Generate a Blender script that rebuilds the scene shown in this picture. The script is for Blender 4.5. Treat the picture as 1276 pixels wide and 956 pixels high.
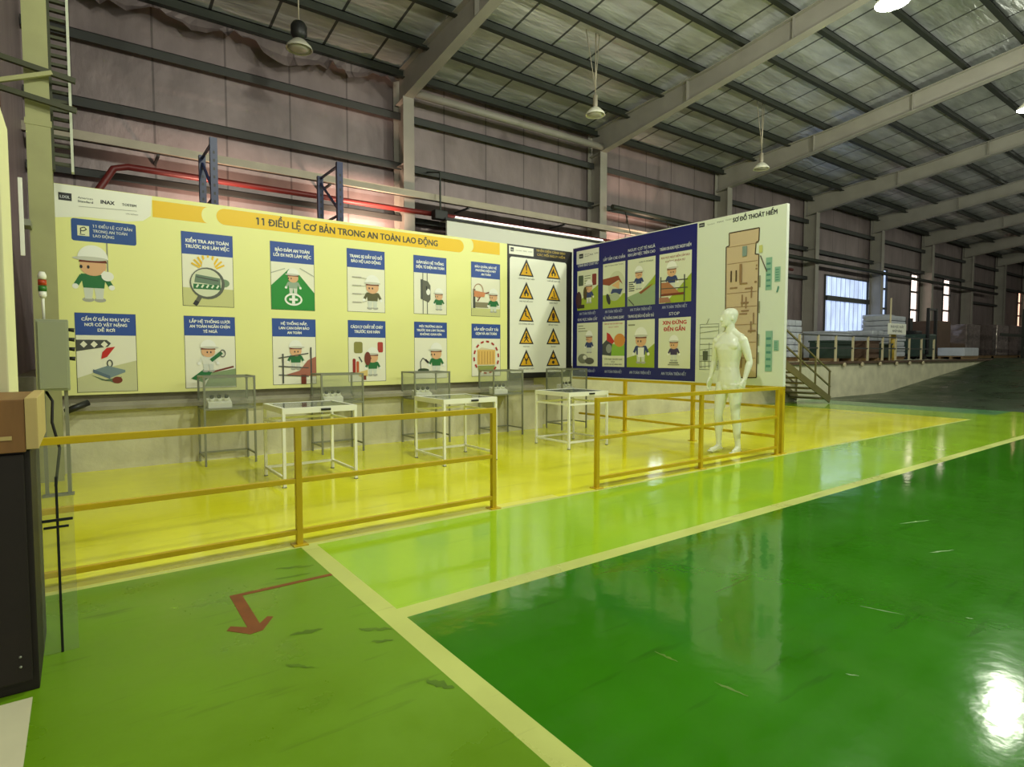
import bpy, bmesh, math, random, unicodedata
from mathutils import Vector, Matrix
R = math.radians
random.seed(7)
for o in list(bpy.data.objects):
    bpy.data.objects.remove(o)
SC = bpy.context.scene
COL = SC.collection

# ------------------------------------------------------------------ camera, world, exposure
cam_d = bpy.data.cameras.new('camera')
cam_d.sensor_fit = 'HORIZONTAL'; cam_d.sensor_width = 36.0
cam_d.lens = 735.0 / 1276.0 * 36.0
cam_d.clip_start = 0.05; cam_d.clip_end = 300
cam = bpy.data.objects.new('camera', cam_d); COL.objects.link(cam)
cam.location = (0, 0, 1.35)
cam.rotation_euler = (R(90 - 2.96), 0, R(-36.2))
SC.camera = cam

LAMP_W = 125.0            # watts of one lit high-bay lamp
LAMP_COL = (0.96, 1.0, 0.82)
WORLD_S = 0.42
world = bpy.data.worlds.new('world'); SC.world = world
world.use_nodes = True
bg = world.node_tree.nodes['Background']
bg.inputs[0].default_value = (0.97, 0.96, 0.88, 1); bg.inputs[1].default_value = WORLD_S
SC.view_settings.view_transform = 'Standard'
SC.view_settings.look = 'None'
SC.view_settings.exposure = 0.0
SC.view_settings.gamma = 1.0
SC.view_settings.use_curve_mapping = False

# ------------------------------------------------------------------ materials
def lin(c):
    c = c / 255.0
    return c / 12.92 if c <= 0.04045 else ((c + 0.055) / 1.055) ** 2.4
def rgb(r, g, b): return (lin(r), lin(g), lin(b), 1.0)
MATS = {}
def mat(name, col, rough=0.5, metal=0.0, var=0.0, vscale=3.0, bump=0.0, bscale=20.0, stretch=(1, 1, 1), spec=0.5,
        alpha=1.0, trans=0.0, emit=None, estr=0.0, coat=0.0):
    if name in MATS: return MATS[name]
    m = bpy.data.materials.new(name); m.use_nodes = True
    nt = m.node_tree; N = nt.nodes; L = nt.links
    b = N['Principled BSDF']
    c = rgb(*col)
    b.inputs['Base Color'].default_value = c
    b.inputs['Roughness'].default_value = rough
    b.inputs['Metallic'].default_value = metal
    b.inputs['Specular IOR Level'].default_value = spec
    b.inputs['Coat Weight'].default_value = coat
    if alpha < 1: b.inputs['Alpha'].default_value = alpha
    if trans: b.inputs['Transmission Weight'].default_value = trans
    if emit:
        b.inputs['Emission Color'].default_value = rgb(*emit); b.inputs['Emission Strength'].default_value = estr
    if var or bump:
        tc = N.new('ShaderNodeTexCoord'); mp = N.new('ShaderNodeMapping')
        mp.inputs['Scale'].default_value = stretch
        L.new(tc.outputs['Object'], mp.inputs['Vector'])
    if var:
        n = N.new('ShaderNodeTexNoise'); n.inputs['Scale'].default_value = vscale; n.inputs['Detail'].default_value = 6
        L.new(mp.outputs[0], n.inputs['Vector'])
        r = N.new('ShaderNodeMapRange')
        r.inputs[1].default_value = 0.3; r.inputs[2].default_value = 0.7
        r.inputs[3].default_value = 1 - var; r.inputs[4].default_value = 1 + var
        L.new(n.outputs[0], r.inputs[0])
        v = N.new('ShaderNodeVectorMath'); v.operation = 'SCALE'; v.inputs[0].default_value = c[:3]
        L.new(r.outputs[0], v.inputs['Scale']); L.new(v.outputs[0], b.inputs['Base Color'])
    if bump:
        n2 = N.new('ShaderNodeTexNoise'); n2.inputs['Scale'].default_value = bscale; n2.inputs['Detail'].default_value = 4
        L.new(mp.outputs[0], n2.inputs['Vector'])
        bp = N.new('ShaderNodeBump'); bp.inputs['Strength'].default_value = bump; bp.inputs['Distance'].default_value = 0.02
        L.new(n2.outputs[0], bp.inputs['Height']); L.new(bp.outputs[0], b.inputs['Normal'])
    MATS[name] = m
    return m

def ink(r, g, b):
    return mat('ink_%d_%d_%d' % (r, g, b), (r, g, b), 0.45)

def seam_mat(name, col, axis, period, line_w, line_mul, rough, metal, var, vscale, vstretch, bump, bscale, bstretch):
    """sheet with thin straight seams every `period` metres along an axis, plus blotchy wear and crinkle bump"""
    m = mat(name, col, rough, metal)
    nt = m.node_tree; N = nt.nodes; L = nt.links; b = N['Principled BSDF']
    tc = N.new('ShaderNodeTexCoord')
    sx = N.new('ShaderNodeSeparateXYZ'); L.new(tc.outputs['Object'], sx.inputs[0])
    d = N.new('ShaderNodeMath'); d.operation = 'DIVIDE'; d.inputs[1].default_value = period
    L.new(sx.outputs[axis], d.inputs[0])
    f = N.new('ShaderNodeMath'); f.operation = 'FRACT'; L.new(d.outputs[0], f.inputs[0])
    lt = N.new('ShaderNodeMath'); lt.operation = 'LESS_THAN'; lt.inputs[1].default_value = line_w / period
    L.new(f.outputs[0], lt.inputs[0])
    mp = N.new('ShaderNodeMapping'); mp.inputs['Scale'].default_value = vstretch; L.new(tc.outputs['Object'], mp.inputs[0])
    n = N.new('ShaderNodeTexNoise'); n.inputs['Scale'].default_value = vscale; n.inputs['Detail'].default_value = 7
    L.new(mp.outputs[0], n.inputs['Vector'])
    r = N.new('ShaderNodeMapRange'); r.inputs[1].default_value = .3; r.inputs[2].default_value = .7
    r.inputs[3].default_value = 1 - var; r.inputs[4].default_value = 1 + var; L.new(n.outputs[0], r.inputs[0])
    k = N.new('ShaderNodeMapRange'); k.inputs[3].default_value = 1.0; k.inputs[4].default_value = line_mul
    L.new(lt.outputs[0], k.inputs[0])
    mu = N.new('ShaderNodeMath'); mu.operation = 'MULTIPLY'; L.new(r.outputs[0], mu.inputs[0]); L.new(k.outputs[0], mu.inputs[1])
    v = N.new('ShaderNodeVectorMath'); v.operation = 'SCALE'; v.inputs[0].default_value = rgb(*col)[:3]
    L.new(mu.outputs[0], v.inputs['Scale']); L.new(v.outputs[0], b.inputs['Base Color'])
    mp2 = N.new('ShaderNodeMapping'); mp2.inputs['Scale'].default_value = bstretch; L.new(tc.outputs['Object'], mp2.inputs[0])
    n2 = N.new('ShaderNodeTexNoise'); n2.inputs['Scale'].default_value = bscale; n2.inputs['Detail'].default_value = 5
    L.new(mp2.outputs[0], n2.inputs['Vector'])
    bp = N.new('ShaderNodeBump'); bp.inputs['Strength'].default_value = bump; bp.inputs['Distance'].default_value = .03
    L.new(n2.outputs[0], bp.inputs['Height']); L.new(bp.outputs[0], b.inputs['Normal'])
    return m

def floor_mat(name, col, var=0.08, rough=0.14, scuff=0.12):
    """epoxy paint: glossy, slightly wavy, blotchy, with long thin scuffs"""
    m = mat(name, col, rough, 0.0, spec=0.5)
    nt = m.node_tree; N = nt.nodes; L = nt.links; b = N['Principled BSDF']
    tc = N.new('ShaderNodeTexCoord')
    n = N.new('ShaderNodeTexNoise'); n.inputs['Scale'].default_value = 1.1; n.inputs['Detail'].default_value = 8
    n.inputs['Roughness'].default_value = .6
    L.new(tc.outputs['Object'], n.inputs['Vector'])
    r = N.new('ShaderNodeMapRange'); r.inputs[1].default_value = .3; r.inputs[2].default_value = .7
    r.inputs[3].default_value = 1 - var; r.inputs[4].default_value = 1 + var; L.new(n.outputs[0], r.inputs[0])
    mp = N.new('ShaderNodeMapping'); mp.inputs['Scale'].default_value = (.9, 7, 1); mp.inputs['Rotation'].default_value = (0, 0, R(-8))
    L.new(tc.outputs['Object'], mp.inputs[0])
    s = N.new('ShaderNodeTexNoise'); s.inputs['Scale'].default_value = 1.6; s.inputs['Detail'].default_value = 6
    L.new(mp.outputs[0], s.inputs['Vector'])
    rs = N.new('ShaderNodeMapRange'); rs.inputs[1].default_value = .62; rs.inputs[2].default_value = .72
    rs.inputs[3].default_value = 1.0; rs.inputs[4].default_value = 1 - scuff * 2.2; L.new(s.outputs[0], rs.inputs[0])
    mu = N.new('ShaderNodeMath'); mu.operation = 'MULTIPLY'; L.new(r.outputs[0], mu.inputs[0]); L.new(rs.outputs[0], mu.inputs[1])
    v = N.new('ShaderNodeVectorMath'); v.operation = 'SCALE'; v.inputs[0].default_value = rgb(*col)[:3]
    L.new(mu.outputs[0], v.inputs['Scale']); L.new(v.outputs[0], b.inputs['Base Color'])
    rr = N.new('ShaderNodeMapRange'); rr.inputs[1].default_value = .35; rr.inputs[2].default_value = .7
    rr.inputs[3].default_value = rough * .75; rr.inputs[4].default_value = rough * 1.7
    L.new(n.outputs[0], rr.inputs[0]); L.new(rr.outputs[0], b.inputs['Roughness'])
    n2 = N.new('ShaderNodeTexNoise'); n2.inputs['Scale'].default_value = 9; n2.inputs['Detail'].default_value = 3
    L.new(tc.outputs['Object'], n2.inputs['Vector'])
    bp = N.new('ShaderNodeBump'); bp.inputs['Strength'].default_value = .05; bp.inputs['Distance'].default_value = .02
    L.new(n2.outputs[0], bp.inputs['Height']); L.new(bp.outputs[0], b.inputs['Normal'])
    return m

# ------------------------------------------------------------------ mesh builder
class MB:
    def __init__(s): s.bm = bmesh.new(); s.mats = []
    def mi(s, m):
        if m not in s.mats: s.mats.append(m)
        return s.mats.index(m)
    def face(s, pts, m, smooth=False):
        vs = [s.bm.verts.new(p) for p in pts]
        try: f = s.bm.faces.new(vs)
        except ValueError: return None
        f.material_index = s.mi(m); f.smooth = smooth; return f
    def box(s, x0, x1, y0, y1, z0, z1, m, bev=0.0):
        vs = [s.bm.verts.new((x, y, z)) for z in (z0, z1) for y in (y0, y1) for x in (x0, x1)]
        fs = []
        for q in ((0, 2, 3, 1), (4, 5, 7, 6), (0, 1, 5, 4), (2, 6, 7, 3), (0, 4, 6, 2), (1, 3, 7, 5)):
            f = s.bm.faces.new([vs[i] for i in q]); f.material_index = s.mi(m); fs.append(f)
        if bev:
            es = list({e for f in fs for e in f.edges})
            r = bmesh.ops.bevel(s.bm, geom=es, offset=bev, segments=2, affect='EDGES', profile=.7)
            for f in r['faces']: f.material_index = s.mi(m)
        return s
    def bar(s, a, b, w, h, m, up=(0, 0, 1)):
        a, b = Vector(a), Vector(b); d = (b - a).normalized(); u = Vector(up)
        if abs(d.dot(u)) > .99: u = Vector((1, 0, 0)) if abs(d.x) < .9 else Vector((0, 1, 0))
        r = d.cross(u).normalized(); u = r.cross(d).normalized()
        c = [(-w / 2, -h / 2), (w / 2, -h / 2), (w / 2, h / 2), (-w / 2, h / 2)]
        va = [s.bm.verts.new(a + r * x + u * y) for x, y in c]; vb = [s.bm.verts.new(b + r * x + u * y) for x, y in c]
        mi = s.mi(m)
        for i in range(4):
            f = s.bm.faces.new((va[i], va[(i + 1) % 4], vb[(i + 1) % 4], vb[i])); f.material_index = mi
        for q in (va[::-1], vb):
            f = s.bm.faces.new(q); f.material_index = mi
        return s
    def tube(s, pts, rad, m, n=12, cap=True, sec=None):
        """sweep along points; rad a number, list of numbers or list of (rx, ry)"""
        pts = [Vector(p) for p in pts]; k = len(pts)
        rs = rad if isinstance(rad, (list, tuple)) else [rad] * k
        rings = []; mi = s.mi(m); ref = None
        for i, p in enumerate(pts):
            d = (pts[min(i + 1, k - 1)] - pts[max(i - 1, 0)]).normalized()
            if ref is None:
                ref = Vector((0, 1, 0)) if abs(d.y) < .9 else Vector((1, 0, 0))
            a = (ref - d * ref.dot(d)).normalized(); b = d.cross(a).normalized(); ref = a
            rr = rs[i]; rx, ry = rr if isinstance(rr, (tuple, list)) else (rr, rr)
            rings.append([s.bm.verts.new(p + b * (math.cos(t) * rx) + a * (math.sin(t) * ry)) for t in [2 * math.pi * j / n for j in range(n)]])
        for i in range(k - 1):
            for j in range(n):
                f = s.bm.faces.new((rings[i][j], rings[i][(j + 1) % n], rings[i + 1][(j + 1) % n], rings[i + 1][j]))
                f.material_index = mi; f.smooth = True
        if cap:
            for q in (rings[0][::-1], rings[-1]):
                f = s.bm.faces.new(q); f.material_index = mi
        return s
    def lathe(s, prof, m, c=(0, 0, 0), n=20, close=True):
        """profile [(r, z)] around the vertical through c"""
        mi = s.mi(m); rings = []
        for r, z in prof:
            r = max(r, 1e-4)
            rings.append([s.bm.verts.new((c[0] + r * math.cos(2 * math.pi * j / n), c[1] + r * math.sin(2 * math.pi * j / n), c[2] + z)) for j in range(n)])
        for i in range(len(rings) - 1):
            for j in range(n):
                f = s.bm.faces.new((rings[i][j], rings[i][(j + 1) % n], rings[i + 1][(j + 1) % n], rings[i + 1][j])); f.material_index = mi; f.smooth = True
        if close:
            for q in (rings[0][::-1], rings[-1]):
                f = s.bm.faces.new(q); f.material_index = mi
        return s
    def ball(s, c, r, m, sub=2, sc=(1, 1, 1)):
        res = bmesh.ops.create_icosphere(s.bm, subdivisions=sub, radius=1.0)
        mi = s.mi(m)
        for v in res['verts']:
            v.co = Vector((c[0] + v.co.x * r * sc[0], c[1] + v.co.y * r * sc[1], c[2] + v.co.z * r * sc[2]))
            for f in v.link_faces: f.material_index = mi; f.smooth = True
        return s
    def prism(s, pts, axis, lo, hi, m):
        """2-D outline extruded along an axis: 'x' -> pts are (y,z); 'y' -> (x,z); 'z' -> (x,y)"""
        def P(p, t):
            return {'x': (t, p[0], p[1]), 'y': (p[0], t, p[1]), 'z': (p[0], p[1], t)}[axis]
        a = [s.bm.verts.new(P(p, lo)) for p in pts]; b = [s.bm.verts.new(P(p, hi)) for p in pts]
        mi = s.mi(m); n = len(pts)
        for i in range(n):
            f = s.bm.faces.new((a[i], a[(i + 1) % n], b[(i + 1) % n], b[i])); f.material_index = mi
        for q in (a[::-1], b):
            f = s.bm.faces.new(q); f.material_index = mi
        return s
    def build(s, name, parent=None, loc=None, recalc=True):
        if recalc: bmesh.ops.recalc_face_normals(s.bm, faces=s.bm.faces[:])
        me = bpy.data.meshes.new(name); s.bm.to_mesh(me); s.bm.free()
        for m in s.mats: me.materials.append(m)
        o = bpy.data.objects.new(name, me); COL.objects.link(o)
        if parent: o.parent = parent
        if loc: o.location = loc
        return o

def tag(o, label=None, cat=None, group=None, kind=None):
    if label: o['label'] = label
    if cat: o['category'] = cat
    if group: o['group'] = group
    if kind: o['kind'] = kind
    return o
def thing(name, label, cat, loc=(0, 0, 0), rz=0.0, group=None, kind=None):
    o = bpy.data.objects.new(name, None); COL.objects.link(o); o.empty_display_size = .1
    o.location = loc; o.rotation_euler = (0, 0, rz)
    return tag(o, label, cat, group, kind)
def struct(o, label, cat): return tag(o, label, cat, None, 'structure')
def copy_tree(o, loc, label=None, rz=None, parent=None):
    c = o.copy(); COL.objects.link(c)
    if parent: c.parent = parent
    else:
        c.location = loc
        if rz is not None: c.rotation_euler = (0, 0, rz)
        if label: c['label'] = label
    for ch in [x for x in bpy.data.objects if x.parent == o]:
        copy_tree(ch, None, parent=c)
    return c

# ------------------------------------------------------------------ text + flat printing
_tc = {}
def _mesh_of(body):
    cu = bpy.data.curves.new('t', 'FONT'); cu.body = body; cu.size = 1.0; cu.resolution_u = 2
    cu.align_x = 'LEFT'; cu.fill_mode = 'FRONT'
    ob = bpy.data.objects.new('t', cu); COL.objects.link(ob)
    dg = bpy.context.evaluated_depsgraph_get(); me = bpy.data.meshes.new_from_object(ob.evaluated_get(dg))
    vs = [(v.co.x, v.co.y) for v in me.vertices]; fs = [tuple(p.vertices) for p in me.polygons]
    bpy.data.objects.remove(ob); bpy.data.curves.remove(cu); bpy.data.meshes.remove(me)
    return vs, fs
def glyph(c):
    """one capital with its accents; the Vietnamese horn and the D stroke are laid on as extra shapes"""
    if c in _tc: return _tc[c]
    if 'H' not in _tc and c != 'H':
        glyph('H')
    nfd = unicodedata.normalize('NFD', c); horn = '\u031b' in nfd
    base = unicodedata.normalize('NFC', nfd.replace('\u031b', '')); bar = base == 'Đ'
    if bar: base = 'D'
    vs, fs = _mesh_of(base) if c != ' ' else ([], [])
    h1 = max(v[0] for v in _mesh_of('H')[0]); adv = max(v[0] for v in _mesh_of((base if c != ' ' else ' ') + 'H')[0]) - h1
    if c == '1':
        x0 = min(v[0] for v in vs); n = len(vs)
        vs = [(x + .07, y) for x, y in vs] + [(x0 - .07, .53), (x0 + .08, .62), (x0 + .08, .73), (x0 - .07, .63)]; fs = fs + [(n, n + 1, n + 2, n + 3)]; adv += .08
    if vs and (bar or horn):
        x0 = min(v[0] for v in vs); x1 = max(v[0] for v in (_mesh_of(nfd[0])[0] if horn else vs)); n = len(vs)
        if bar: ex = [(x0 - .09, .33), (x0 + .24, .33), (x0 + .24, .42), (x0 - .09, .42)]
        else: ex = [(x1 - .1, .60), (x1 + .01, .62), (x1 + .09, .70), (x1 + .09, .82), (x1 - .0, .82), (x1 + .0, .73), (x1 - .1, .70)]
        vs = vs + ex; fs = fs + [tuple(range(n, n + len(ex)))]
        if horn: adv += .04
    _tc[c] = (vs, fs, adv); return _tc[c]
def text_polys(body):
    if body in _tc and len(body) > 1: return _tc[body]
    V, F, x = [], [], 0.0
    for c in unicodedata.normalize('NFC', body):
        vs, fs, adv = glyph(c); n = len(V)
        V += [(vx + x, vy) for vx, vy in vs]; F += [tuple(i + n for i in f) for f in fs]; x += adv
    r = (V, F, min(v[0] for v in V), max(v[0] for v in V))
    if len(body) > 1: _tc[body] = r
    return r

class Sheet:
    """printed matter on a flat plane; every shape lies a hair above the one before"""
    STEP = 0.00028
    def __init__(s, P, d0=0.001):
        s.P = P; s.mb = MB(); s.d = d0
    def _next(s): s.d += s.STEP; return s.d
    def poly(s, pts, m):
        d = s._next(); a = sum(pts[i][0] * pts[(i + 1) % len(pts)][1] - pts[(i + 1) % len(pts)][0] * pts[i][1] for i in range(len(pts)))
        if a < 0: pts = pts[::-1]
        s.mb.face([s.P(u, v, d) for u, v in pts], m)
    def rect(s, u0, v0, u1, v1, m): s.poly([(u0, v0), (u1, v0), (u1, v1), (u0, v1)], m)
    def rrect(s, u0, v0, u1, v1, r, m):
        pts = []
        for cx, cy, a0 in ((u1 - r, v0 + r, -90), (u1 - r, v1 - r, 0), (u0 + r, v1 - r, 90), (u0 + r, v0 + r, 180)):
            for k in range(6): t = R(a0 + 18 * k); pts.append((cx + r * math.cos(t), cy + r * math.sin(t)))
        s.poly(pts, m)
    def ell(s, u, v, a, b, m, rot=0, t0=0, t1=360, n=24):
        c, q = math.cos(R(rot)), math.sin(R(rot)); pts = []
        full = t1 - t0 >= 360
        for k in range(n if full else n + 1):
            t = R(t0 + (t1 - t0) * k / n); x, y = a * math.cos(t), b * math.sin(t)
            pts.append((u + x * c - y * q, v + x * q + y * c))
        s.poly(pts, m)
    def line(s, u0, v0, u1, v1, w, m):
        dx, dy = u1 - u0, v1 - v0; L = math.hypot(dx, dy) or 1; nx, ny = -dy / L * w / 2, dx / L * w / 2
        s.poly([(u0 + nx, v0 + ny), (u0 - nx, v0 - ny), (u1 - nx, v1 - ny), (u1 + nx, v1 + ny)], m)
    def path(s, pts, w, m):
        for a, b in zip(pts, pts[1:]): s.line(a[0], a[1], b[0], b[1], w, m)
    def ring(s, u, v, a, b, w, m, t0=0, t1=360, n=28):
        d = s._next(); k = s.mb
        for i in range(n):
            ta, tb = R(t0 + (t1 - t0) * i / n), R(t0 + (t1 - t0) * (i + 1) / n)
            q = [(u + (a - w) * math.cos(ta), v + (b - w) * math.sin(ta)), (u + a * math.cos(ta), v + b * math.sin(ta)),
                 (u + a * math.cos(tb), v + b * math.sin(tb)), (u + (a - w) * math.cos(tb), v + (b - w) * math.sin(tb))]
            k.face([s.P(x, y, d) for x, y in q], m)
    def frame(s, u0, v0, u1, v1, w, m):
        s.rect(u0, v0, u1, v0 + w, m); s.rect(u0, v1 - w, u1, v1, m); s.rect(u0, v0, u0 + w, v1, m); s.rect(u1 - w, v0, u1, v1, m)
    def text(s, body, u, v, h, m, width=None, bold=0.02, align='c', cap=0.73):
        """cap-height h, baseline at v; width squeezes or stretches the line to fit"""
        vs, fs, x0, x1 = text_polys(body)
        sy = h / cap; sx = sy
        if width: sx = width / max(x1 - x0, 1e-3)
        W = (x1 - x0) * sx
        ux = u - (W / 2 if align == 'c' else 0)
        mi = s.mb.mi(m); bm = s.mb.bm; e = bold * h * 1.6
        offs = [(0, 0)] if bold < .015 else ([(-e, 0), (e, 0)] if bold < .025 else [(-e, -e * .6), (e, -e * .6), (-e, e * .6), (e, e * .6)])
        for ox, oy in offs:
            d = s._next()
            bv = [bm.verts.new(s.P(ux + (x - x0) * sx + ox, v + y * sy + oy, d)) for x, y in vs]
            for f in fs:
                try: q = bm.faces.new([bv[i] for i in f]); q.material_index = mi
                except ValueError: pass
    def build(s, name, parent=None): return s.mb.build(name, parent, recalc=False)

# ------------------------------------------------------------------ palette
M_GREEN_D = floor_mat('epoxy dark green', (48, 116, 6), .14, .075)
M_GREEN_L = floor_mat('epoxy light green', (150, 192, 34), .06, .10, .05)
M_GREEN_O = floor_mat('epoxy worn green', (100, 142, 14), .15, .3, .16)
M_YELLOW_F = floor_mat('epoxy yellow', (232, 230, 38), .06, .11, .07)
M_LINE = floor_mat('floor line paint', (190, 198, 108), .14, .3, .12)
M_TILE = mat('pale floor tile', (205, 200, 165), .3, var=.05, vscale=4)
M_GROUT = mat('tile joint', (130, 125, 100), .7)
M_RAMP = floor_mat('epoxy olive ramp', (50, 66, 44), .2, .3, .15)
M_TEAL = floor_mat('epoxy teal lane', (92, 150, 96), .1, .16)
M_CONC = mat('painted concrete', (202, 198, 168), .75, var=.16, vscale=2.2, bump=.25, bscale=14)
M_CONC_G = mat('bare concrete', (150, 145, 125), .8, var=.18, vscale=3, bump=.3, bscale=16)
M_WALL = seam_mat('wall insulation foil', (138, 124, 124), 0, 1.2, .035, .55, .46, .35, .2, 1.7, (1, 1, .35), .5, 4.5, (1, 1, .5))
M_ROOF = seam_mat('roof insulation foil', (204, 204, 204), 0, 1.05, .055, .16, .34, .5, .22, 1.6, (.6, 2.4, 1), .8, 3.2, (.7, 3.0, 1))
M_PURLIN = mat('dark painted steel', (40, 44, 36), .55, .1, var=.1)
M_GIRT = mat('grey painted steel', (56, 58, 56), .55, .1, var=.1)
M_STEEL = mat('cream grey painted steel', (144, 139, 130), .5, var=.08, vscale=2)
M_TRAY = mat('galvanised tray', (168, 158, 140), .5, .3, var=.1)
M_RED = mat('red pipe paint', (112, 34, 32), .45)
M_BLUE = mat('rack blue paint', (38, 46, 86), .45)
M_BLACK = mat('black plastic', (22, 22, 22), .5)
M_RAIL = mat('railing yellow paint', (198, 168, 12), .38, var=.08, vscale=6)
M_WHITE = mat('white powder coat', (236, 236, 222), .4)
M_GREYSTEEL = mat('grey steel tube', (140, 142, 126), .4, .4)
M_GLASS = mat('clear acrylic', (168, 176, 156), .05, alpha=.13, spec=.6)
M_GLASS_TOP = mat('grey tinted glass', (120, 128, 122), .08, alpha=.7, spec=.7)
M_CREAM = mat('board cream print', (238, 238, 156), .42)
M_OFFW = mat('board white print', (240, 240, 226), .42)
M_EDGE = mat('board edge white', (232, 232, 220), .5)
M_MANN = mat('mannequin white gloss', (232, 236, 212), .3)
M_NAVY = ink(26, 30, 108)
M_BLUEP = ink(44, 78, 158)
M_WHITEP = ink(244, 244, 236)
M_PIC = ink(240, 238, 216)
M_INK = ink(40, 40, 44)
M_GOLD = ink(240, 196, 14)
M_REDP = ink(200, 40, 30)

# ------------------------------------------------------------------ roof / frame equations
def z_raf(y): return 6.97 + 0.14 * (12.05 - y)          # underside of the rafters
def d_raf(y): return .45 + max(0, (y - 8.5) / 3.9) * .24  # their depth
def z_roof(y): return z_raf(y) + .74
Y_WALL = 12.62
X_L, X_R, Y_B = -0.62, 60.0, -6.0
PLAT = 1.08

# ------------------------------------------------------------------ floor
fl = MB()
def fz(x0, x1, y0, y1, m, z=0.0): fl.face([(x0, y0, z), (x1, y0, z), (x1, y1, z), (x0, y1, z)], m)
# worn green walkway on the left, tile patch in the corner
fz(-3, -.19, Y_B, 2.93, M_TILE); fz(-3, -.19, 2.93, 4.12, M_GREEN_O); fz(-.19, 1.20, Y_B, 4.12, M_GREEN_O)
fz(1.20, 1.31, Y_B, 4.12, M_LINE)
fz(1.31, 17.3, Y_B, 2.70, M_GREEN_D); fz(1.31, 17.3, 2.70, 2.82, M_LINE); fz(1.31, 17.3, 2.82, 4.12, M_GREEN_L)
fz(-3, 14.6, 4.12, 4.17, M_LINE); M_YPALE = floor_mat('yellow floor tape', (226, 222, 96), .08, .25)
fz(-3, 3.6, 4.17, 4.27, M_YPALE); fz(3.6, 14.6, 4.17, 4.27, M_YELLOW_F); fz(-3, 14.6, 4.27, 8.75, M_YELLOW_F)
fz(14.6, 16.0, 4.12, 8.75, M_GREEN_L); fz(16.0, 17.3, 4.12, 8.75, M_TEAL)
fz(17.3, 22.0, Y_B, 8.75, M_RAMP)
fl.face([(22.0, Y_B, 0), (33.0, Y_B, PLAT), (33.0, 8.75, PLAT), (22.0, 8.75, 0)], M_RAMP)
fz(33.0, X_R, Y_B, Y_WALL, M_RAMP, PLAT)
floor = struct(fl.build('floor', recalc=False), 'glossy epoxy factory floor in yellow and green zones rising to a ramp', 'floor')
tj = MB()
tj.box(-3, -.2, 1.9, 1.906, 0, .0016, M_GROUT); tj.box(-.75, -.744, Y_B, 2.92, 0, .0016, M_GROUT)
struct(tj.build('trim_1'), 'thin joints between the pale tiles in the near left corner', 'floor joint')

# raised platform along the back wall, plinth under the boards
p = MB()
p.box(6.7, 33.0, 8.66, Y_WALL, 0, PLAT, M_CONC)
p.box(-3.0, 6.7, 8.22, Y_WALL, 0, .74, M_CONC)
p.box(-3.0, 6.7, 8.48, Y_WALL, .74, PLAT, M_CONC_G)
struct(p.build('platform'), 'pale concrete loading platform with scuffed front along the wall', 'platform')
p = MB()
p.prism([(8.13, .70), (8.13, .745), (8.17, .775), (8.22, .785), (8.22, .70)], 'x', -.1, 6.68, M_CONC_G)
struct(p.build('trim_2'), 'grey concrete lip running along the plinth under the cream board', 'ledge')
p = MB()
p.box(7.7, 33.0, 8.58, 8.70, PLAT - .06, PLAT + .015, mat('rusty steel edge', (86, 66, 50), .7, var=.2))
struct(p.build('trim_3'), 'rusty steel edge strip along the top of the loading platform', 'edge strip')

# ------------------------------------------------------------------ walls with windows
WIN = [  # x0, x1, z0, z1, tint, strength
    (14.65, 15.35, 1.5, 2.7, (225, 238, 255), 5.0),
    (25.85, 29.86, 1.5, 4.66, (190, 212, 255), 1.15),
    (31.1, 31.85, 2.4, 5.35, (190, 212, 255), 1.1),
    (34.75, 35.65, 2.5, 5.4, (255, 226, 214), 2.4),
    (39.2, 40.2, 2.7, 5.45, (255, 226, 214), 2.4),
    (48.9, 50.0, 2.9, 5.35, (255, 220, 206), 2.2),
    (53.1, 53.8, 2.9, 5.7, (255, 190, 160), 2.0),
]
w = MB()
xs = [X_L] + [v for W in WIN for v in W[:2]] + [X_R]
ZT = 7.75
for i in range(0, len(xs), 2):
    w.box(xs[i], xs[i + 1], Y_WALL, Y_WALL + .06, 0, ZT, M_WALL)
for x0, x1, z0, z1, _, _ in WIN:
    w.box(x0, x1, Y_WALL, Y_WALL + .06, 0, z0, M_WALL); w.box(x0, x1, Y_WALL, Y_WALL + .06, z1, ZT, M_WALL)
struct(w.build('wall_back'), 'long side wall lined with mauve grey foil insulation', 'wall')
w = MB(); w.box(X_L - .06, X_L, 4.2, Y_WALL, 0, 8.4, M_WALL)
struct(w.build('wall_left'), 'foil lined gable wall at the left end of the hall', 'wall')
w = MB(); w.box(X_R, X_R + .06, Y_B, Y_WALL, 0, 10.4, M_WALL)
struct(w.build('wall_right'), 'far gable wall at the right end of the hall', 'wall')

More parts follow.
